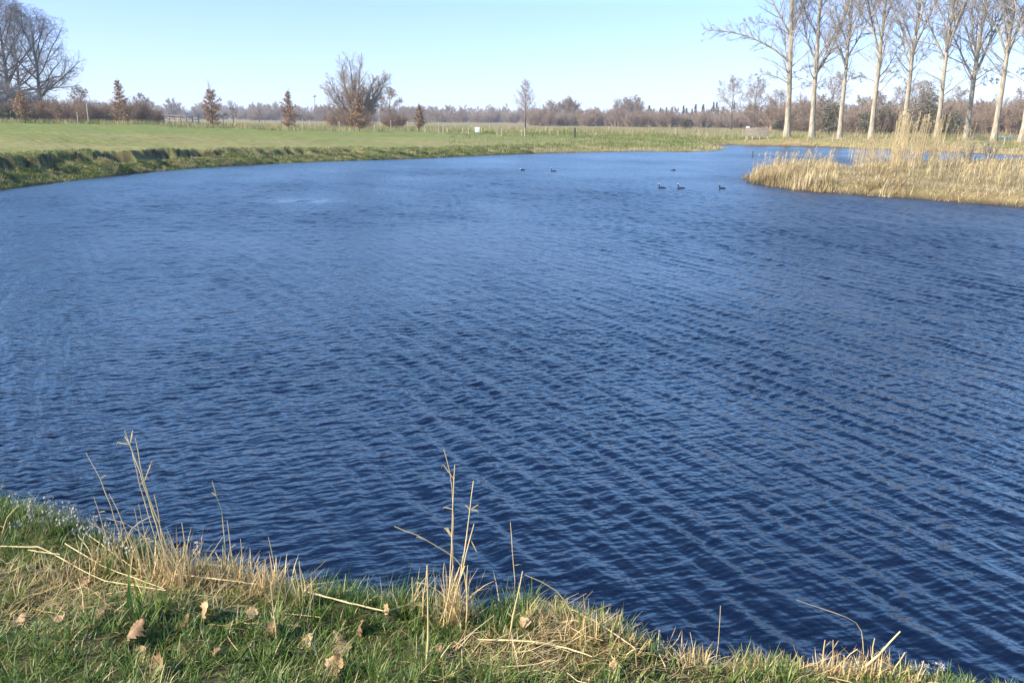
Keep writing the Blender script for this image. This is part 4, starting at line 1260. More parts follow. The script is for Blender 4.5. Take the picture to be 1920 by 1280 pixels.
H2 = scatter(36000, hay_pts, rb); m = len(H2); z = height(H2[:, 0], H2[:, 1])
tn = np.clip(0.68 + 0.2 * noise2(H2[:, 0], H2[:, 1], 8.0, 51) + rb.normal(0, 0.12, m), 0, 1)
V, F, T = blades(np.column_stack([H2, z]), rb.uniform(0, 6.28, m), rb.uniform(0.25, 0.75, m), rb.uniform(0.02, 0.045, m), rb.uniform(0, 0.35, m), rb.uniform(0, 0.6, m), tn, 2)
tag(mk('dry_grass', V, [F], [M['far_grass']], tint=T), 'pale dry grass standing beyond the fence posts', 'grass', kind='stuff')


# reed spit
def pen_pts(m):
    p0 = np.array(shore(PEN_FRONT + PEN_BACK))
    X = rb.uniform(p0[:, 0].min() - 1, 44, m); Y = rb.uniform(24, 66, m)
    d = sdist(X, Y)
    ok = (d > -0.35) & (X / Y > 0.23) & (X / Y < 0.80) & (Y < 60 + 0 * X)
    near = (1 - ss(0, 2.2, d))
    ok &= rb.random(m) < (0.22 + 0.78 * near) * np.clip(1.45 - Y / 60, 0.35, 1)
    ok &= (d > 0.40 * noise2(X, Y, 1.1, 57, 2) - 0.12) & (noise2(X, Y, 0.8, 58, 2) > rb.uniform(-1.6, 0.3, m))
    return np.stack([X, Y], 1)[ok]


def pix_of(P):
    v = P - EYE; w = v @ f_
    return CX + FPX * (v @ r_) / w


R2 = scatter(60000, pen_pts, rb); m = len(R2); d = sdist(R2[:, 0], R2[:, 1]); z = np.maximum(height(R2[:, 0], R2[:, 1], d), -0.05)
base = np.column_stack([R2, z - 0.03]); px = pix_of(base)
clump = noise2(R2[:, 0], R2[:, 1], 1.8, 52); big = noise2(R2[:, 0], R2[:, 1], 5, 53)
L = 0.11 + 0.18 * rb.random(m) + 0.26 * np.clip(clump, 0, 1.5)
tipw = ss(1640, 1560, px) if False else 1 - ss(1540, 1600, px)
L = np.where(rb.random(m) < 0.5 * tipw, L + rb.uniform(0.05, 0.40, m) * ss(1395, 1450, px), L)
L = np.where((rb.random(m) < 0.05), L + rb.uniform(0.2, 0.6, m), L)
L = L * (0.40 + 0.38 * tipw) + 0.30 * ss(1590, 1630, px) * (1 - ss(1660, 1740, px)) * rb.random(m)
L = np.where((rb.random(m) < 0.03) & (tipw < 0.5), rb.uniform(0.3, 0.8, m), L)
lean = np.where(tipw > 0.5, rb.uniform(0, 0.22, m), np.abs(rb.normal(0.45, 0.45, m)))
bend = np.where(tipw > 0.5, rb.uniform(0, 0.35, m), rb.uniform(0.2, 1.5, m))
tn = np.clip(0.50 + 0.26 * big + 0.14 * clump + rb.normal(0, 0.18, m) - 0.14 * ss(1.5, 6, d), 0, 1)
tn = np.where(rb.random(m) < 0.2, tn * 0.4, tn); tn = np.where((clump < -0.35) & (rb.random(m) < 0.6), tn * 0.55, tn)
V1, F1, T1 = blades(base, rb.normal(0.3, 1.3, m), L, rb.uniform(0.010, 0.024, m), lean, bend, tn, 3)
tag(mk('reed_bed', V1, [F1], [M['reed']], tint=T1), 'straw-coloured reeds and flattened dry grass covering the spit', 'reeds', kind='stuff')


# the tall clumps with feathery heads
def tall(name, lab, cl, seed):
    rg = np.random.default_rng(seed); pl = Pile()
    for px0, px1, py0, py1, n, h0, h1_ in cl:
        for _ in range(n):
            px, py = rg.uniform(px0, px1), rg.uniform(py0, py1); p = on_plane(px, py, 0.2)
            zz = max(h1(p[0], p[1]), -0.05); h = rg.uniform(h0, h1_); a = rg.uniform(0, 6.28); ln = abs(rg.normal(0, 0.05))
            tip = np.array([p[0] + math.cos(a) * ln * h + 0.06 * h, p[1] + math.sin(a) * ln * h, zz + h])
            mid = np.array([p[0] + 0.35 * (tip[0] - p[0]), p[1] + 0.35 * (tip[1] - p[1]), zz + 0.5 * h])
            t = float(np.clip(rg.normal(0.7, 0.15), 0, 1))
            V, F = tubes([([np.array([p[0], p[1], zz - 0.05]), mid, tip], [0.010, 0.008, 0.005])], 3); pl.add(V, F, np.full(len(V), t))
            if rg.random() < 0.6:   # plume
                k = 7; b0 = tip + np.array([0, 0, -0.05]) + rg.normal(0, 0.01, (k, 3)) * [1, 1, 8]
                V, F, T = blades(b0, rg.normal(0.2, 0.8, k), rg.uniform(0.10, 0.22, k), np.full(k, 0.025), rg.uniform(0.1, 0.7, k), rg.uniform(0.2, 1.0, k), np.full(k, t * 0.85), 2, rng=rg); pl.add(V, F, T)
            k = 3; b0 = np.stack([np.array([p[0], p[1], zz]) + (mid - np.array([p[0], p[1], zz])) * q for q in rg.uniform(0.3, 1.0, k)])
            V, F, T = blades(b0, rg.normal(0.3, 1.4, k), rg.uniform(0.25, 0.5, k), np.full(k, 0.018), rg.uniform(0.15, 0.5, k), rg.uniform(0.3, 1.2, k), np.full(k, t), 3, rng=rg); pl.add(V, F, T)
    tag(pl.build(name, [M['reed']]), lab, 'reeds', kind='stuff')


tall('tall_reeds', 'tall pale reeds with feathery heads rising behind the spit',
     [(1668, 1684, 305, 322, 75, 2.0, 3.1), (1684, 1730, 300, 322, 130, 1.6, 2.9), (1738, 1762, 300, 318, 60, 1.6, 2.9), (1770, 1815, 298, 316, 55, 1.2, 2.3),
      (1600, 1668, 300, 318, 90, 0.9, 1.9), (1590, 1660, 286, 300, 40, 1.2, 2.2), (1405, 1560, 320, 334, 110, 0.4, 1.05), (1690, 1800, 318, 345, 35, 0.5, 1.1), (1790, 1930, 312, 360, 60, 0.3, 0.7), (1820, 1920, 325, 365, 30, 0.5, 0.9)], 71)

# ------------------------------------------------------------------ the near bank: grass
rn = np.random.default_rng(91)
STRAW = [(60, 1110, 130, 45, .9), (150, 1130, 110, 40, .9), (300, 1110, 90, 40, .8), (410, 1120, 80, 45, .9), (500, 1110, 60, 50, .8), (470, 1165, 60, 30, .5), (860, 1170, 60, 50, .35),
         (960, 1240, 110, 50, 1.0), (1060, 1220, 120, 60, 1.0), (1120, 1190, 60, 40, .8), (1300, 1250, 90, 40, .55), (1450, 1262, 120, 30, .55), (1600, 1268, 120, 30, .8), (40, 1160, 60, 30, .7), (100, 1180, 60, 30, .5)]


def straw_at(px, py):
    s = 0.0 * px
    for a, b, ra, rbb, w in STRAW:
        s = np.maximum(s, w * np.exp(-(((px - a) / ra) ** 2 + ((py - b) / rbb) ** 2)))
    return s


def pix2(P):
    v = P - EYE; w = v @ f_
    return CX + FPX * (v @ r_) / w, CY - FPX * (v @ u_) / w


def near_pts(m):
    X = rn.uniform(-4.6, 3.6, m); Y = rn.uniform(1.3, 5.6, m); d = sdist(X, Y)
    ok = (d > 0.10) & (np.abs(X) < 0.78 * Y + 1.0)
    return np.stack([X, Y], 1)[ok]


def near_base(n):
    q = scatter(n, near_pts, rn); z = height(q[:, 0], q[:, 1])
    b = np.column_stack([q, z - 0.008]); px, py = pix2(b)
    return b, px, py


# tufts: blades gathered round common roots
b, px, py = near_base(9600)
sw = straw_at(px, py); keep = rn.random(len(b)) > 0.72 * sw; b, px, py, sw = b[keep], px[keep], py[keep], sw[keep]
pl = Pile()
nt_ = len(b); per = rn.integers(9, 26, nt_); idx = np.repeat(np.arange(nt_), per); m = len(idx)
patch = noise2(b[:, 0], b[:, 1], 0.55, 61, 2); hue = noise2(b[:, 0], b[:, 1], 0.9, 62, 2)
tl = np.clip(0.050 + 0.026 * patch + rn.normal(0, 0.012, nt_), 0.03, 0.14); tl = tl * np.where((px > 480) & (px < 1000), 1.25, 1.0) * np.where(px > 1150, 0.85, 1.0)
ta = rn.uniform(0, 6.28, nt_); tt = np.clip(0.45 + 0.12 * hue + 0.22 * np.maximum(sw, 0) + 0.10 * (px > 1150) + rn.normal(0, 0.06, nt_), 0.05, 0.95)
r0 = np.abs(rn.normal(0, 0.016, m)); az = rn.uniform(0, 6.28, m)
bb = b[idx] + np.stack([r0 * np.cos(az), r0 * np.sin(az), np.zeros(m)], 1)
tn = np.clip(tt[idx] + rn.normal(0, 0.09, m), 0, 1); tn = np.where(rn.random(m) < 0.10, rn.uniform(0.75, 1, m), tn)
V, F, T = blades(bb, az + rn.normal(0, 0.5, m), tl[idx] * rn.uniform(0.5, 1.45, m), rn.uniform(0.0018, 0.0042, m), rn.uniform(0.05, 0.55, m), rn.uniform(0.2, 1.5, m), tn, 3, rng=rn)
pl.add(V, F, T)
# short undergrowth and moss-like leaflets
b, px, py = near_base(95000); m = len(b); sw = straw_at(px, py)
tn = np.clip(0.45 + 0.15 * noise2(b[:, 0], b[:, 1], 0.7, 63, 2) + 0.45 * sw * rn.random(m) + rn.normal(0, 0.1, m), 0, 1)
V, F, T = blades(b, rn.uniform(0, 6.28, m), rn.uniform(0.012, 0.04, m), rn.uniform(0.003, 0.007, m), rn.uniform(0.2, 1.0, m), rn.uniform(0.2, 1.4, m), tn, 2, rng=rn)
pl.add(V, F, T)
# a few broad fresh blades (flag leaves), in sheaves
for (sx, sy, n, l, w) in ((268, 1160, 9, 0.17, 0.010), (300, 1165, 5, 0.15, 0.011), (215, 1080, 6, 0.13, 0.006), (1010, 1150, 4, 0.13, 0.006), (1115, 1195, 6, 0.12, 0.008), (1310, 1238, 12, 0.085, 0.006), (1405, 1245, 10, 0.09, 0.006),
                          (1240, 1236, 5, 0.09, 0.004), (640, 1180, 8, 0.12, 0.006), (735, 1140, 6, 0.10, 0.005), (600, 1170, 8, 0.12, 0.005), (905, 1165, 9, 0.12, 0.005), (560, 1150, 8, 0.11, 0.005), (770, 1190, 8, 0.12, 0.005), (1480, 1252, 7, 0.06, 0.007), (1690, 1275, 6, 0.07, 0.006)):
    p = ground_at(sx, sy); bb = p + np.column_stack([rn.normal(0, 0.025, n), rn.normal(0, 0.025, n), np.zeros(n)])
    V, F, T = blades(bb, rn.uniform(0, 6.28, n), l * rn.uniform(0.6, 1.2, n), w * rn.uniform(0.7, 1.2, n), rn.uniform(0.05, 0.3, n), rn.uniform(0.0, 0.5, n), rn.uniform(0.4, 0.62, n), 4, rng=rn); pl.add(V, F, T)
tag(pl.build('grass', [M['grass']]), 'green grass tufts covering the near bank', 'grass', kind='stuff')

# straw litter: broken dry stems and blades lying in mats
pl = Pile()
b, px, py = near_base(125000); sw = straw_at(px, py); keep = rn.random(len(b)) < (0.04 + 0.96 * sw) * 0.62; b, sw = b[keep], sw[keep]; m = len(b)
b[:, 2] += rn.uniform(0.0, 0.035, m) * (0.4 + sw)
flow = 0.6 + 1.2 * noise2(b[:, 0], b[:, 1], 1.1, 65, 2)
V, F, T = blades(b, flow + rn.normal(0, 0.9, m) + PI * (rn.random(m) < 0.5), rn.uniform(0.025, 0.115, m), rn.uniform(0.0011, 0.0032, m), rn.uniform(1.0, 1.65, m), rn.normal(0.1, 0.55, m), np.clip(rn.normal(0.56, 0.26, m), 0, 1), 3, rng=rn)
pl.add(V, F, T)
# standing dry stems and blades in clumps along the rim
for (cx, cy, rx, ry, n, h) in ((290, 1088, 45, 14, 60, .17), (335, 1098, 25, 12, 55, .20), (205, 1066, 35, 12, 40, .15), (150, 1090, 60, 20, 40, .10), (515, 1112, 45, 12, 80, .13), (455, 1096, 35, 10, 50, .13), (400, 1090, 40, 12, 50, .12), (565, 1140, 25, 10, 26, .11),
                              (850, 1168, 28, 14, 80, .17), (780, 1150, 30, 14, 26, .10), (1010, 1168, 40, 14, 40, .09), (1115, 1202, 40, 14, 60, .11), (1080, 1190, 30, 10, 30, .12), (1180, 1225, 30, 12, 30, .08), (1310, 1242, 40, 8, 50, .075), (1405, 1250, 35, 8, 40, .075), (1500, 1258, 40, 8, 30, .055), (1560, 1264, 40, 8, 46, .075), (1640, 1272, 40, 8, 56, .09), (1715, 1284, 30, 6, 26, .06)):
    n = int(n * 1.6)
    base = ground_many(cx + rn.normal(0, rx * 0.6, n), cy + rn.normal(0, ry * 0.6, n))
    ok = sdist(base[:, 0], base[:, 1]) > 0.12; base = base[ok]; q = len(base)
    V, F, T = blades(base, rn.uniform(0, 6.28, q), h * rn.uniform(0.4, 1.25, q), rn.uniform(0.002, 0.0048, q), np.abs(rn.normal(0.25, 0.3, q)), rn.normal(0.3, 0.6, q), np.clip(rn.normal(0.66, 0.2, q), 0, 1), 4, rng=rn)
    pl.add(V, F, T)
k = 240; i = rn.integers(0, m, k)
P0 = b[i] + np.array([0, 0, 0.01]); az = flow[i] + rn.normal(0, 0.9, k); LL = rn.uniform(0.05, 0.19, k); el = rn.normal(0.08, 0.12, k)
P1 = P0 + np.stack([np.cos(az) * LL, np.sin(az) * LL, el * LL], 1)
pp = []
for j in range(k):
    if float(sdist(P1[j, 0:1], P1[j, 1:2])[0]) < 0.1: continue
    zg = h1(P1[j, 0], P1[j, 1]); P1[j, 2] = max(P1[j, 2], zg + 0.004)
    mid = (P0[j] + P1[j]) / 2 + rn.normal(0, 0.011, 3); mid[2] = max(mid[2], h1(mid[0], mid[1]) + 0.006)
    pp.append(([P0[j], mid, P1[j]], [0.0018, 0.0016, 0.0011]))
V, F = tubes(pp, 5); pl.add(V, F, np.repeat(np.clip(rn.normal(0.72, 0.15, len(pp)), 0, 1), 15))
tag(pl.build('straw_litter', [M['straw']]), 'matted pale straw and broken dry stems lying on the near bank', 'straw', kind='stuff')


# ------------------------------------------------------------------ individual dry stalks
def stalk(pix, rad, label=None, depth_shift=0.0, leaves=(), nodes=True, grow=0.0):
    """pix: points from foot to tip as they stand; the foot is set on the ground and the stalk rises in the plane through it"""
    base = ground_at(*pix[0]); n0 = len(pix)
    pts = [base - np.array([0, 0, 0.03])]
    for i, (px, py) in enumerate(pix[1:]):
        pts.append(at_depth(px, py, base[1] + depth_shift * (i + 1) / (n0 - 1)))
    pts = np.array(pts); seg = np.linalg.norm(np.diff(pts, axis=0), axis=1); cum = np.concatenate([[0], np.cumsum(seg)])
    n = max(6, int(cum[-1] / 0.05)); s = np.linspace(0, cum[-1], n)
    q = np.stack([np.interp(s, cum, pts[:, k]) for k in range(3)], 1)
    for _ in range(2):
        q[1:-1] = 0.25 * q[:-2] + 0.5 * q[1:-1] + 0.25 * q[2:]
    q[1:-1] += rn.normal(0, 0.0012, (n - 2, 3))
    rr = rad * (1 - 0.5 * s / cum[-1]); 
    P2, R2_ = [], []
    for i in range(n):          # swollen joints
        P2.append(q[i]); R2_.append(rr[i] * (1.35 if nodes and i % 4 == 2 else 1.0))
    org = base.copy()
    root = empty('dry_stalk', org, 0, label or 'thin dry straw-coloured stalk standing on the near bank', 'stalk', 'dry stalks on the near bank')
    V, F = tubes([([p - org for p in P2], R2_)], 6)
    mk('stem', V, [F], [M['stalk']], parent=root)
    if not leaves:
        leaves = [(rn.uniform(0.35, 0.95), rn.choice([-0.7, 0.7]) * rn.uniform(0.5, 1.2), rn.uniform(0.1, 0.9), rn.uniform(0.015, 0.05), 0.004) for _ in range(rn.integers(0, 3))]
    for (t, dx, dz, L, w) in leaves:
        i = int(t * (n - 1)); p = q[i] - org
        a = np.array([p, p + np.array([dx * 0.5, 0.01, dz * 0.5 + 0.012]) * L, p + np.array([dx, 0.015, dz]) * L, p + np.array([dx * 1.15, 0.02, dz - 0.35 * abs(dx)]) * L])
        hw = np.array([0, 0, 1.0]) if abs(dx) > abs(dz) else np.array([1.0, 0, 0])
        wv_ = np.array([0.6, 1, 0.8, 0.1]) * w * 0.5
        Vv = np.concatenate([a - hw * wv_[:, None], a + hw * wv_[:, None]])
        Ff = np.array([(j, j + 1, j + 5, j + 4) for j in range(3)])
        mk('leaf_blade', Vv, [Ff], [M['stalk']], parent=root)
    return root


lf = lambda t, s=1, L=0.05: (t, s * 0.8, 0.5, L, 0.005)
stalk([(330, 1092), (297, 999), (258, 870), (234, 807)], 0.0034, 'tallest dry stalk of the leaning sheaf, split at its tip', leaves=[(0.97, -0.9, 0.15, 0.05, .004), (0.93, 0.25, 0.9, 0.06, .004), (0.98, -0.4, 0.8, 0.04, .004)])
stalk([(334, 1092), (305, 1000), (266, 897), (254, 821)], 0.0028, 'dry stalk leaning close along the tallest one of the sheaf', leaves=[(0.8, 0.4, 0.9, 0.09, .004)], depth_shift=0.04)
stalk([(318, 1094), (282, 980), (262, 905), (248, 850)], 0.0026, depth_shift=0.08)
stalk([(250, 1061), (219, 985), (191, 897), (161, 848)], 0.0026, 'long dry stalk leaning out away from the sheaf toward the flowers', depth_shift=0.05)
stalk([(262, 1066), (232, 975), (205, 925)], 0.0024, depth_shift=0.05)
stalk([(312, 1014 + 60), (300, 980), (289, 926)], 0.0026)
stalk([(355, 1085), (348, 1030), (341, 979)], 0.0028, 'short straight dry stalk just beside the sheaf')
stalk([(424, 1076), (421, 1010), (420, 967), (398, 901)], 0.0022, 'thin dry stalk bent partway up, alone between sheaf and grass bank')
stalk([(443, 1090), (434, 1030), (426, 975)], 0.0024)
stalk([(457, 1080), (454, 1045), (451, 1010)], 0.0022)
stalk([(215, 1060), (195, 985), (176, 932)], 0.0024)
stalk([(275, 1075), (262, 1000), (252, 952)], 0.002)
stalk([(285, 1075), (272, 1000), (260, 944)], 0.002)
stalk([(215, 1048), (240, 995), (268, 962), (283, 968)], 0.0022, 'dry stalk kinked over like an elbow inside the sheaf')
stalk([(300, 1060), (270, 990), (232, 976), (199, 971)], 0.0022)
stalk([(238, 1068), (200, 1000), (172, 972)], 0.0022)
stalk([(840, 1145), (849, 980), (853, 871)], 0.0030, 'tall upright dry stalk with side shoots near its top', leaves=[(0.93, -0.55, 0.8, 0.07, .004), (0.55, -0.5, 0.8, 0.05, .006), (0.58, -0.35, 0.8, 0.05, .005), (0.8, -0.9, 0.2, 0.035, .004)])
stalk([(843, 1140), (850, 960), (847, 886), (832, 841)], 0.0024, 'tall dry stalk ending in a bent twig-like tip', depth_shift=0.05)
stalk([(855, 1150), (862, 1090), (874, 1010), (888, 901)], 0.0028, 'tall dry stalk with small curled leaf bits, beside the upright one', leaves=[(0.85, 0.7, 0.5, 0.04, .004), (0.8, -0.5, 0.6, 0.03, .004), (0.88, 0.9, -0.1, 0.03, .004)])
stalk([(847, 1160), (862, 1090), (877, 1025), (889, 982)], 0.0028, leaves=[(0.97, 0.4, -0.9, 0.05, .004)])
stalk([(874, 1120), (874, 1059), (830, 1028), (784, 1004), (739, 986)], 0.0042, 'thick dry stalk snapped over sideways from the middle clump', depth_shift=-0.05)
stalk([(829, 1168), (848, 1110), (862, 1062)], 0.0034)
stalk([(825, 1182), (838, 1130), (850, 1060)], 0.0032)
stalk([(836, 1180), (850, 1120), (872, 1060)], 0.0030)
stalk([(874, 1182), (876, 1120), (877, 1059)], 0.0028)
stalk([(832, 1150), (832, 1100), (833, 1055)], 0.0024)
stalk([(845, 1170), (856, 1120), (868, 1040)], 0.0026)
stalk([(820, 1170), (842, 1120), (858, 1075)], 0.0024)
stalk([(799, 1246), (804, 1156), (801, 1059)], 0.0036, 'stout dry stalk standing alone before the middle clump', leaves=[(0.98, -0.9, 0.1, 0.04, .004)])
stalk([(951, 1197), (969, 1122), (980, 1070)], 0.0032, 'pale dry stalk leaning up to meet the arching stem')
stalk([(968, 1150), (966, 1080), (962, 1047), (957, 978)], 0.0020, 'thin dry stalk with a curl partway up, past the middle clump', leaves=[(0.6, 0.8, 0.2, 0.03, .003), (0.25, 0.5, 0.3, 0.04, .004)])
stalk([(1085, 1170), (1074, 1140), (1057, 1111), (1024, 1089), (984, 1077)], 0.0024, 'thin stem arching low over the bank edge', leaves=[(0.55, -0.9, 0.2, 0.03, .003)])
stalk([(566, 1138), (560, 1100), (553, 1066)], 0.0028)
stalk([(572, 1138), (566, 1090), (561, 1051)], 0.0026)
stalk([(588, 1138), (586, 1110), (583, 1080)], 0.0026)
stalk([(517, 1100), (517, 1059), (503, 1006)], 0.0020, 'thin dry stalk with a crooked tip where straw meets grass')
stalk([(457, 1085), (456, 1059), (451, 1010)], 0.0020)
stalk([(774, 1142), (773, 1110), (773, 1081)], 0.0026)
stalk([(739, 1134), (738, 1110), (737, 1092)], 0.0018)
stalk([(521, 1212), (513, 1150), (508, 1090)], 0.0026, 'dry stalk rising out of the curled leaf litter by the green tufts')
stalk([(790, 1165), (795, 1110), (800, 1070)], 0.0026)
stalk([(1582, 1268), (1654, 1222), (1688, 1183)], 0.0050, 'thickest pale stalk jutting up over the water')
stalk([(1648, 1240), (1620, 1168), (1565, 1147), (1493, 1124)], 0.0022, 'long thin stem arching far out over the water from the thick stalk', leaves=[(0.62, -0.8, 0.5, 0.05, .003)])
stalk([(1347, 1236), (1348, 1187), (1351, 1135)], 0.0024, 'dry stalk with drooping curled leaves on the bank rim', leaves=[(0.45, -0.9, 0.25, 0.055, .005), (0.45, 0.9, -0.1, 0.05, .005), (0.4, -0.8, -0.3, 0.05, .004)])
stalk([(1572, 1262), (1585, 1226), (1608, 1216)], 0.0028, 'short elbowed stalk on the bank rim')
stalk([(1561, 1262), (1561, 1230), (1562, 1199)], 0.0024)
stalk([(1541, 1258), (1544, 1225), (1547, 1199)], 0.0036, 'short stout stub of stalk on the bank rim')
stalk([(1632, 1266), (1636, 1230), (1640, 1196)], 0.0034)
stalk([(1660, 1272), (1680, 1245), (1697, 1222)], 0.0034)
stalk([(1716, 1288), (1724, 1262), (1732, 1238)], 0.0030)
stalk([(2, 1010), (8, 970), (36, 945)], 0.0030, 'short dry stalk crossing the grass beside the white flowers')
# long stalks lying across the grass
def lying(pix, rad, label):
    pts = []
    for px, py in pix:
        p = ground_at(px, py); pts.append(p + np.array([0, 0, 0.036 + 0.02 * rn.random()]))
    org = pts[0].copy(); pts = np.array(pts)
    n = 14; c = np.linspace(0, len(pts) - 1, n); q = np.stack([np.interp(c, np.arange(len(pts)), pts[:, k]) for k in range(3)], 1)
    q += rn.normal(0, 0.0007, q.shape); rad = rad * 0.78
    root = empty('dry_stalk', org, 0, label, 'stalk', 'fallen stalks on the near bank')
    V, F = tubes([([p - org for p in q], [rad * (1.3 if i % 4 == 2 else 1) * (1 - 0.3 * i / n) for i in range(n)])], 6)
    mk('stem', V, [F], [M['stalk']], parent=root)


lying([(577, 1132), (652, 1152), (720, 1167)], 0.0040, 'thick jointed stalk lying across the green tufts')
lying([(720, 1167), (780, 1150), (836, 1137)], 0.0030, 'pale stalk lying from the jointed one to the middle clump')
lying([(2, 1040), (80, 1048), (190, 1106), (313, 1130)], 0.0028, 'longest fallen stalk, across the grass below the white flowers')
lying([(55, 1048), (115, 1062)], 0.0026, 'short fallen stalk crossing the longest fallen one')
lying([(125, 1040), (200, 1080), (310, 1128)], 0.0026, 'fallen stalk slanting down from the white flowers to the sheaf foot')
lying([(172, 1028), (260, 1090)], 0.0022, 'fallen stalk lying under the sheaf')
lying([(330, 1092), (440, 1108), (500, 1114)], 0.0030, 'fallen stalk lying level past the sheaf foot')
lying([(895, 1218), (985, 1222), (1060, 1240), (1110, 1256)], 0.0034, 'fallen pale stalk across the big straw mat')
lying([(1010, 1250), (1050, 1236), (1125, 1198)], 0.0026, 'fallen stalk slanting across the big straw mat')
lying([(1062, 1155), (1130, 1200), (1190, 1235)], 0.0030, 'fallen stalk sloping down the bank beside the big straw mat')
lying([(940, 1278), (985, 1268), (1040, 1262)], 0.0024, 'fallen stalk along the lower rim of the big straw mat')


# ------------------------------------------------------------------ dead leaves
def leaf_mesh(seed, curl):
    g = np.random.default_rng(seed); nu, nv = 13, 9
    V = np.zeros((nu, nv, 3))
    for i in range(nu):
        t = i / (nu - 1)
        hw = 0.5 * (math.sin(PI * min(1, t * 1.02 + 0.02)) ** 0.75) * (1.1 - 0.5 * t) + 0.01
        for j in range(nv):
            s = -1 + 2 * j / (nv - 1)
            edge = 1 + (0.17 * math.sin(i * 2.9 + seed) + 0.10 * math.sin(i * 1.1 + 2 * seed + s) if abs(s) > 0.7 else 0)
            x = s * hw * edge; y = t - 0.5
            z = curl * (0.62 * x * x + 0.34 * y * y + 0.35 * x * y * math.sin(seed)) + 0.10 * math.sin(5 * y + seed) + 0.09 * math.sin(7 * x + 2 * seed) + 0.12 * s * abs(s) * math.sin(3 * y + 3 * seed) + 0.035 * abs(math.sin(9 * (y + abs(x) * 0.6))) * (0.3 + abs(s)) - 0.03 * math.exp(-(s / 0.12) ** 2)
            V[i, j] = (x, y, z)
    V += g.normal(0, 0.014, V.shape)
    idx = np.arange(nu * nv).reshape(nu, nv)
    F = np.stack([idx[:-1, :-1], idx[:-1, 1:], idx[1:, 1:], idx[1:, :-1]], -1).reshape(-1, 4)
    st = [(0, -0.5, 0.0), (0.02, -0.62, 0.03), (0.05, -0.78, 0.10)]
    return V.reshape(-1, 3), F, st


LEAVES = [(240, 1207, 44, 'brown', 0.9, 'large curled brown leaf standing open in the grass'), (268, 1230, 22, 'pale', 0.3, 'small pale leaf lying just below the large curled one'),
          (286, 1262, 46, 'brown', 0.5, 'broad brown leaf cut by the lower edge of the photo'), (270, 1246, 14, 'pale', 0.2, 'tiny bright leaf above the broad brown one'),
          (384, 1166, 34, 'pale', 0.9, 'humped pale leaf among the straw before the green tufts'), (350, 1178, 26, 'brown', 0.5, 'ragged brown leaf beside the humped pale one'),
          (569, 1212, 40, 'pale', 0.5, 'pale round leaf in two-toned creases among the green tufts'), (633, 1222, 52, 'pale', 0.6, 'largest pale leaf, with a folded rim, among the green tufts'),
          (621, 1272, 40, 'pale', 0.9, 'bright pale leaf at the lower photo edge under the largest one'), (667, 1189, 30, 'brown', 1.0, 'tan leaf standing on edge in the green tufts'),
          (725, 1160, 24, 'pale', 0.8, 'small pale leaf tucked under the lying jointed stalk'), (980, 1186, 24, 'pale', 0.8, 'pale leaf standing on edge beside the leaning stalk'),
          (507, 1203, 34, 'brown', 0.8, 'brown crumpled leaf at the foot of a dry stalk'), (185, 1158, 26, 'brown', 0.6, 'brown leaf half under the broad green blades'),
          (113, 1170, 26, 'pale', 0.5, 'pale leaf in the straw near the photo edge, uphill of the large curled one'), (40, 1168, 22, 'pale', 0.6, 'pale leaf in the straw close to the photo edge'),
          (408, 1232, 18, 'brown', 0.4, 'small brown leaf alone in the short grass'), (470, 1160, 26, 'pale', 0.7, 'pale leaf at the rim of the tangled straw'),
          (158, 1100, 24, 'brown', 0.6, 'dark brown leaf in the grass under the longest fallen stalk'), (820, 1226, 22, 'brown', 0.7, 'brown leaf beside the stout lone stalk'),
          (1420, 1252, 18, 'pale', 0.5, 'pale leaf on the rim of the bank'), (1150, 1255, 18, 'pale', 0.5, 'small pale leaf at the end of the big straw mat')]
for i, (px, py, s, kd, curl, lab) in enumerate(LEAVES):
    p = ground_at(px, py); dist = np.linalg.norm(p - EYE); size = s / FPX * dist * 0.98
    root = empty('dead_leaf', p + np.array([0, 0, 0.022]), 0, lab, 'leaf', 'dead leaves on the near bank')
    up = curl > 0.75
    az_n = math.radians(-150 + rn.normal(0, 28)); tl_n = math.radians((56 if up else 26) + rn.normal(0, 8))
    nv = Vector((math.sin(az_n) * math.sin(tl_n), math.cos(az_n) * math.sin(tl_n), math.cos(tl_n)))
    root.rotation_euler = (nv.to_track_quat('Z', 'Y').to_matrix() @ Matrix.Rotation(rn.uniform(-0.5, 0.5) if up else rn.uniform(-2.5, 2.5), 3, 'Z')).to_euler()
    V, F, st = leaf_mesh(600 + i, 1.9 * curl * (-1 if i % 3 == 0 else 1))
    if up: V = V + np.array([0, 0.42, 0])
    mk('blade', V * size, [F], [M['dead_leaf_pale' if kd == 'pale' else 'dead_leaf']], parent=root)
    V2, F2 = tubes([([np.array(q) * size + (np.array([0, 0.42 * size, 0]) if up else 0) for q in st], [0.0014, 0.0012, 0.0012])], 5)
    mk('leaf_stalk', V2, [F2], [M['dead_leaf']], parent=root)

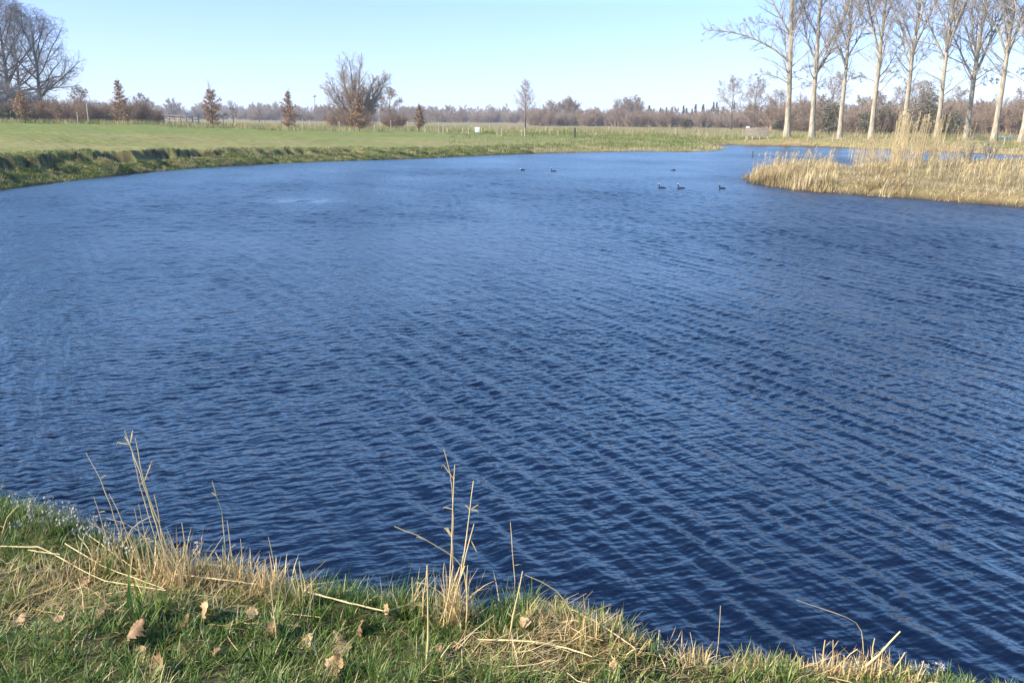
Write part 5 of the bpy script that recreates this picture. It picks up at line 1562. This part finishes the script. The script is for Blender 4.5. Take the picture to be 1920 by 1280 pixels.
# ------------------------------------------------------------------ white flowers along the rim
def flower_proto(seed):
    g = np.random.default_rng(seed); h = 1.0
    st = [([np.array([0, 0, -0.05]), np.array([0.02, 0.01, 0.5]), np.array([g.normal(0, .06), g.normal(0, .06), 1.0])], [0.022, 0.018, 0.014])]
    for _ in range(4):
        t = g.uniform(0.55, 0.9); a = g.uniform(0, 6.28); p = np.array([0.01, 0, t]); st.append(([p, p + np.array([math.cos(a) * .07, math.sin(a) * .07, 0.08]), p + np.array([math.cos(a) * .1, math.sin(a) * .1, 0.16])], [0.012, 0.01, 0.008]))
    heads = []
    tips = [s[0][-1] for s in st]
    V, F = tubes(st, 5)
    fl = Pile()
    for tp in tips:
        for _ in range(4 if tp is tips[0] else 2):
            c = tp + g.normal(0, 0.06, 3) * [1.3, 1.3, 0.6]
            nrm = np.array([g.normal(0, .5), g.normal(0, .5) - 0.5, 0.8]); nrm /= np.linalg.norm(nrm)
            a = np.cross(nrm, [1, 0, 0]); a /= np.linalg.norm(a); b_ = np.cross(nrm, a)
            R = 0.045
            for q in range(4):
                t = q * PI / 2 + g.normal(0, .1); ax = a * math.cos(t) + b_ * math.sin(t); bx = np.cross(nrm, ax)
                Vq = np.array([c, c + ax * R * .6 + bx * R * .42 + nrm * .012, c + ax * R * 1.15 + nrm * 0.02, c + ax * R * .6 - bx * R * .42 + nrm * .012])
                fl.add(Vq, np.array([[0, 1, 2, 3]]))
    return V, F, fl


FP = []
for s in range(5):
    V, F, fl = flower_proto(800 + s)
    a = mk('stem', V, [F], [M['flower_stem']], link=False).data
    b_ = mk('flower_head', np.concatenate(fl.V), [np.concatenate(fl.F)], [M['petal']], link=False).data
    FP.append((a, b_))
spots_f = []
for _ in range(78):
    t = rn.random() ** 0.9; px = 20 + 235 * t; rim = np.interp(px, [0, 100, 200, 300], [948, 972, 1016, 1046])
    spots_f.append((px, rim + abs(rn.normal(0, 20)) + 4, rn.uniform(0.05, 0.105)))
spots_f += [(280, 1040, .06), (292, 1046, .05), (375, 1070, .10), (372, 1064, .06), (1240, 1238, .05), (1420, 1246, .05), (1040, 1146, .05), (815, 1132, .04)]
spots_f += [(1705 + rn.uniform(0, 75), 1272 + rn.uniform(-2, 14), rn.uniform(0.03, 0.065)) for _ in range(14)]
for i, (px, py, h) in enumerate(spots_f):
    p = ground_at(px, py); h = h + 0.02
    far_bank = px > 1600
    lab = ('small white flower on the rim of the bank where it leaves the lower photo edge' if far_bank else 'small white flower in the dense patch along the bank rim above the fallen stalks' if px < 262 else
           'small white flower standing apart from the dense patch on the bank rim')
    root = empty('white_flower', p, rn.uniform(0, 6.28), lab, 'flower', 'white flowers on the bank rim' + (' by the thick stalk' if far_bank else ' in the dense patch' if px < 262 else ' standing apart'))
    root.scale = (h * 0.66, h * 0.66, h)
    for nm, me in (('stem', FP[i % 5][0]), ('flower_head', FP[i % 5][1])):
        c = bpy.data.objects.new(nm, me); COL.objects.link(c); c.parent = root

# ------------------------------------------------------------------ light, sky, air, camera
SUN_AZ, SUN_EL = -112.0, 32.0          # degrees clockwise from the view direction
w = bpy.data.worlds.new('World'); SC.world = w; w.use_nodes = True
nt = w.node_tree; bg = nt.nodes['Background']
sky = nt.nodes.new('ShaderNodeTexSky'); sky.sky_type = 'NISHITA'; sky.sun_disc = False
sky.sun_elevation = math.radians(SUN_EL); sky.sun_rotation = math.radians(SUN_AZ)
sky.air_density = 1.0; sky.dust_density = 0.3; sky.ozone_density = 3.5
tint = nt.nodes.new('ShaderNodeMix'); tint.data_type = 'RGBA'; tint.blend_type = 'MULTIPLY'; tint.inputs['Factor'].default_value = 1.0
tint.inputs[7].default_value = (1.0, 1.05, 1.26, 1)
tcw = nt.nodes.new('ShaderNodeTexCoord'); sx = nt.nodes.new('ShaderNodeSeparateXYZ'); nt.links.new(tcw.outputs['Generated'], sx.inputs[0])
rp = ramp(nt, [(0.0, (0.35, 0.38, 0.475)), (0.12, (0.405, 0.405, 0.50)), (0.20, (0.80, 0.98, 0.95)), (0.34, (0.86, 1.0, 0.95)), (0.55, (0.60, 0.70, 0.68)), (1.0, (0.42, 0.47, 0.50))], sx.outputs['Z'])
t2 = nt.nodes.new('ShaderNodeMix'); t2.data_type = 'RGBA'; t2.blend_type = 'MULTIPLY'; t2.inputs['Factor'].default_value = 1.0
nt.links.new(sky.outputs[0], tint.inputs[6]); nt.links.new(tint.outputs[2], t2.inputs[6]); nt.links.new(rp.outputs[0], t2.inputs[7]); nt.links.new(t2.outputs[2], bg.inputs[0]); bg.inputs[1].default_value = 0.178

sl = bpy.data.lights.new('sun', 'SUN'); sl.energy = 4.3; sl.angle = math.radians(0.53); sl.color = (1.0, 0.91, 0.76)
so = bpy.data.objects.new('sun', sl); COL.objects.link(so)
a, e = math.radians(SUN_AZ), math.radians(SUN_EL)
to_sun = Vector((math.sin(a) * math.cos(e), math.cos(a) * math.cos(e), math.sin(e)))
so.rotation_euler = to_sun.to_track_quat('Z', 'Y').to_euler(); so.location = (-20, -10, 30)

HAZE = 0.00032
if HAZE > 0:
    V, F = box_geo(-5200, 5200, -5200, 5200, -4, 40)
    hz = mk('haze', V, [F], smooth=False)
    m, nt2, out2 = new_mat('haze')
    pv = nt2.nodes.new('ShaderNodeVolumePrincipled'); pv.inputs['Density'].default_value = HAZE; pv.inputs['Color'].default_value = (0.85, 0.90, 1.0, 1)
    nt2.links.new(pv.outputs[0], out2.inputs['Volume']); hz.data.materials.append(m)
    tag(hz, 'thin bluish haze in the air', 'haze', kind='stuff')

cam = bpy.data.cameras.new('camera'); co = bpy.data.objects.new('camera', cam); COL.objects.link(co)
cam.sensor_fit = 'HORIZONTAL'; cam.sensor_width = 36.0; cam.lens = FPX / 1920 * 36.0; cam.clip_start = 0.05; cam.clip_end = 12000
co.matrix_world = Matrix(((r_[0], u_[0], -f_[0], EYE[0]), (r_[1], u_[1], -f_[1], EYE[1]), (r_[2], u_[2], -f_[2], EYE[2]), (0, 0, 0, 1)))
SC.camera = co
SC.view_settings.view_transform = 'Standard'; SC.view_settings.look = 'None'; SC.view_settings.exposure = 1.35; SC.view_settings.gamma = 1.0
SC.view_settings.use_curve_mapping = False
SC.cycles.max_bounces = 5; SC.cycles.transparent_max_bounces = 4; SC.cycles.volume_bounces = 0
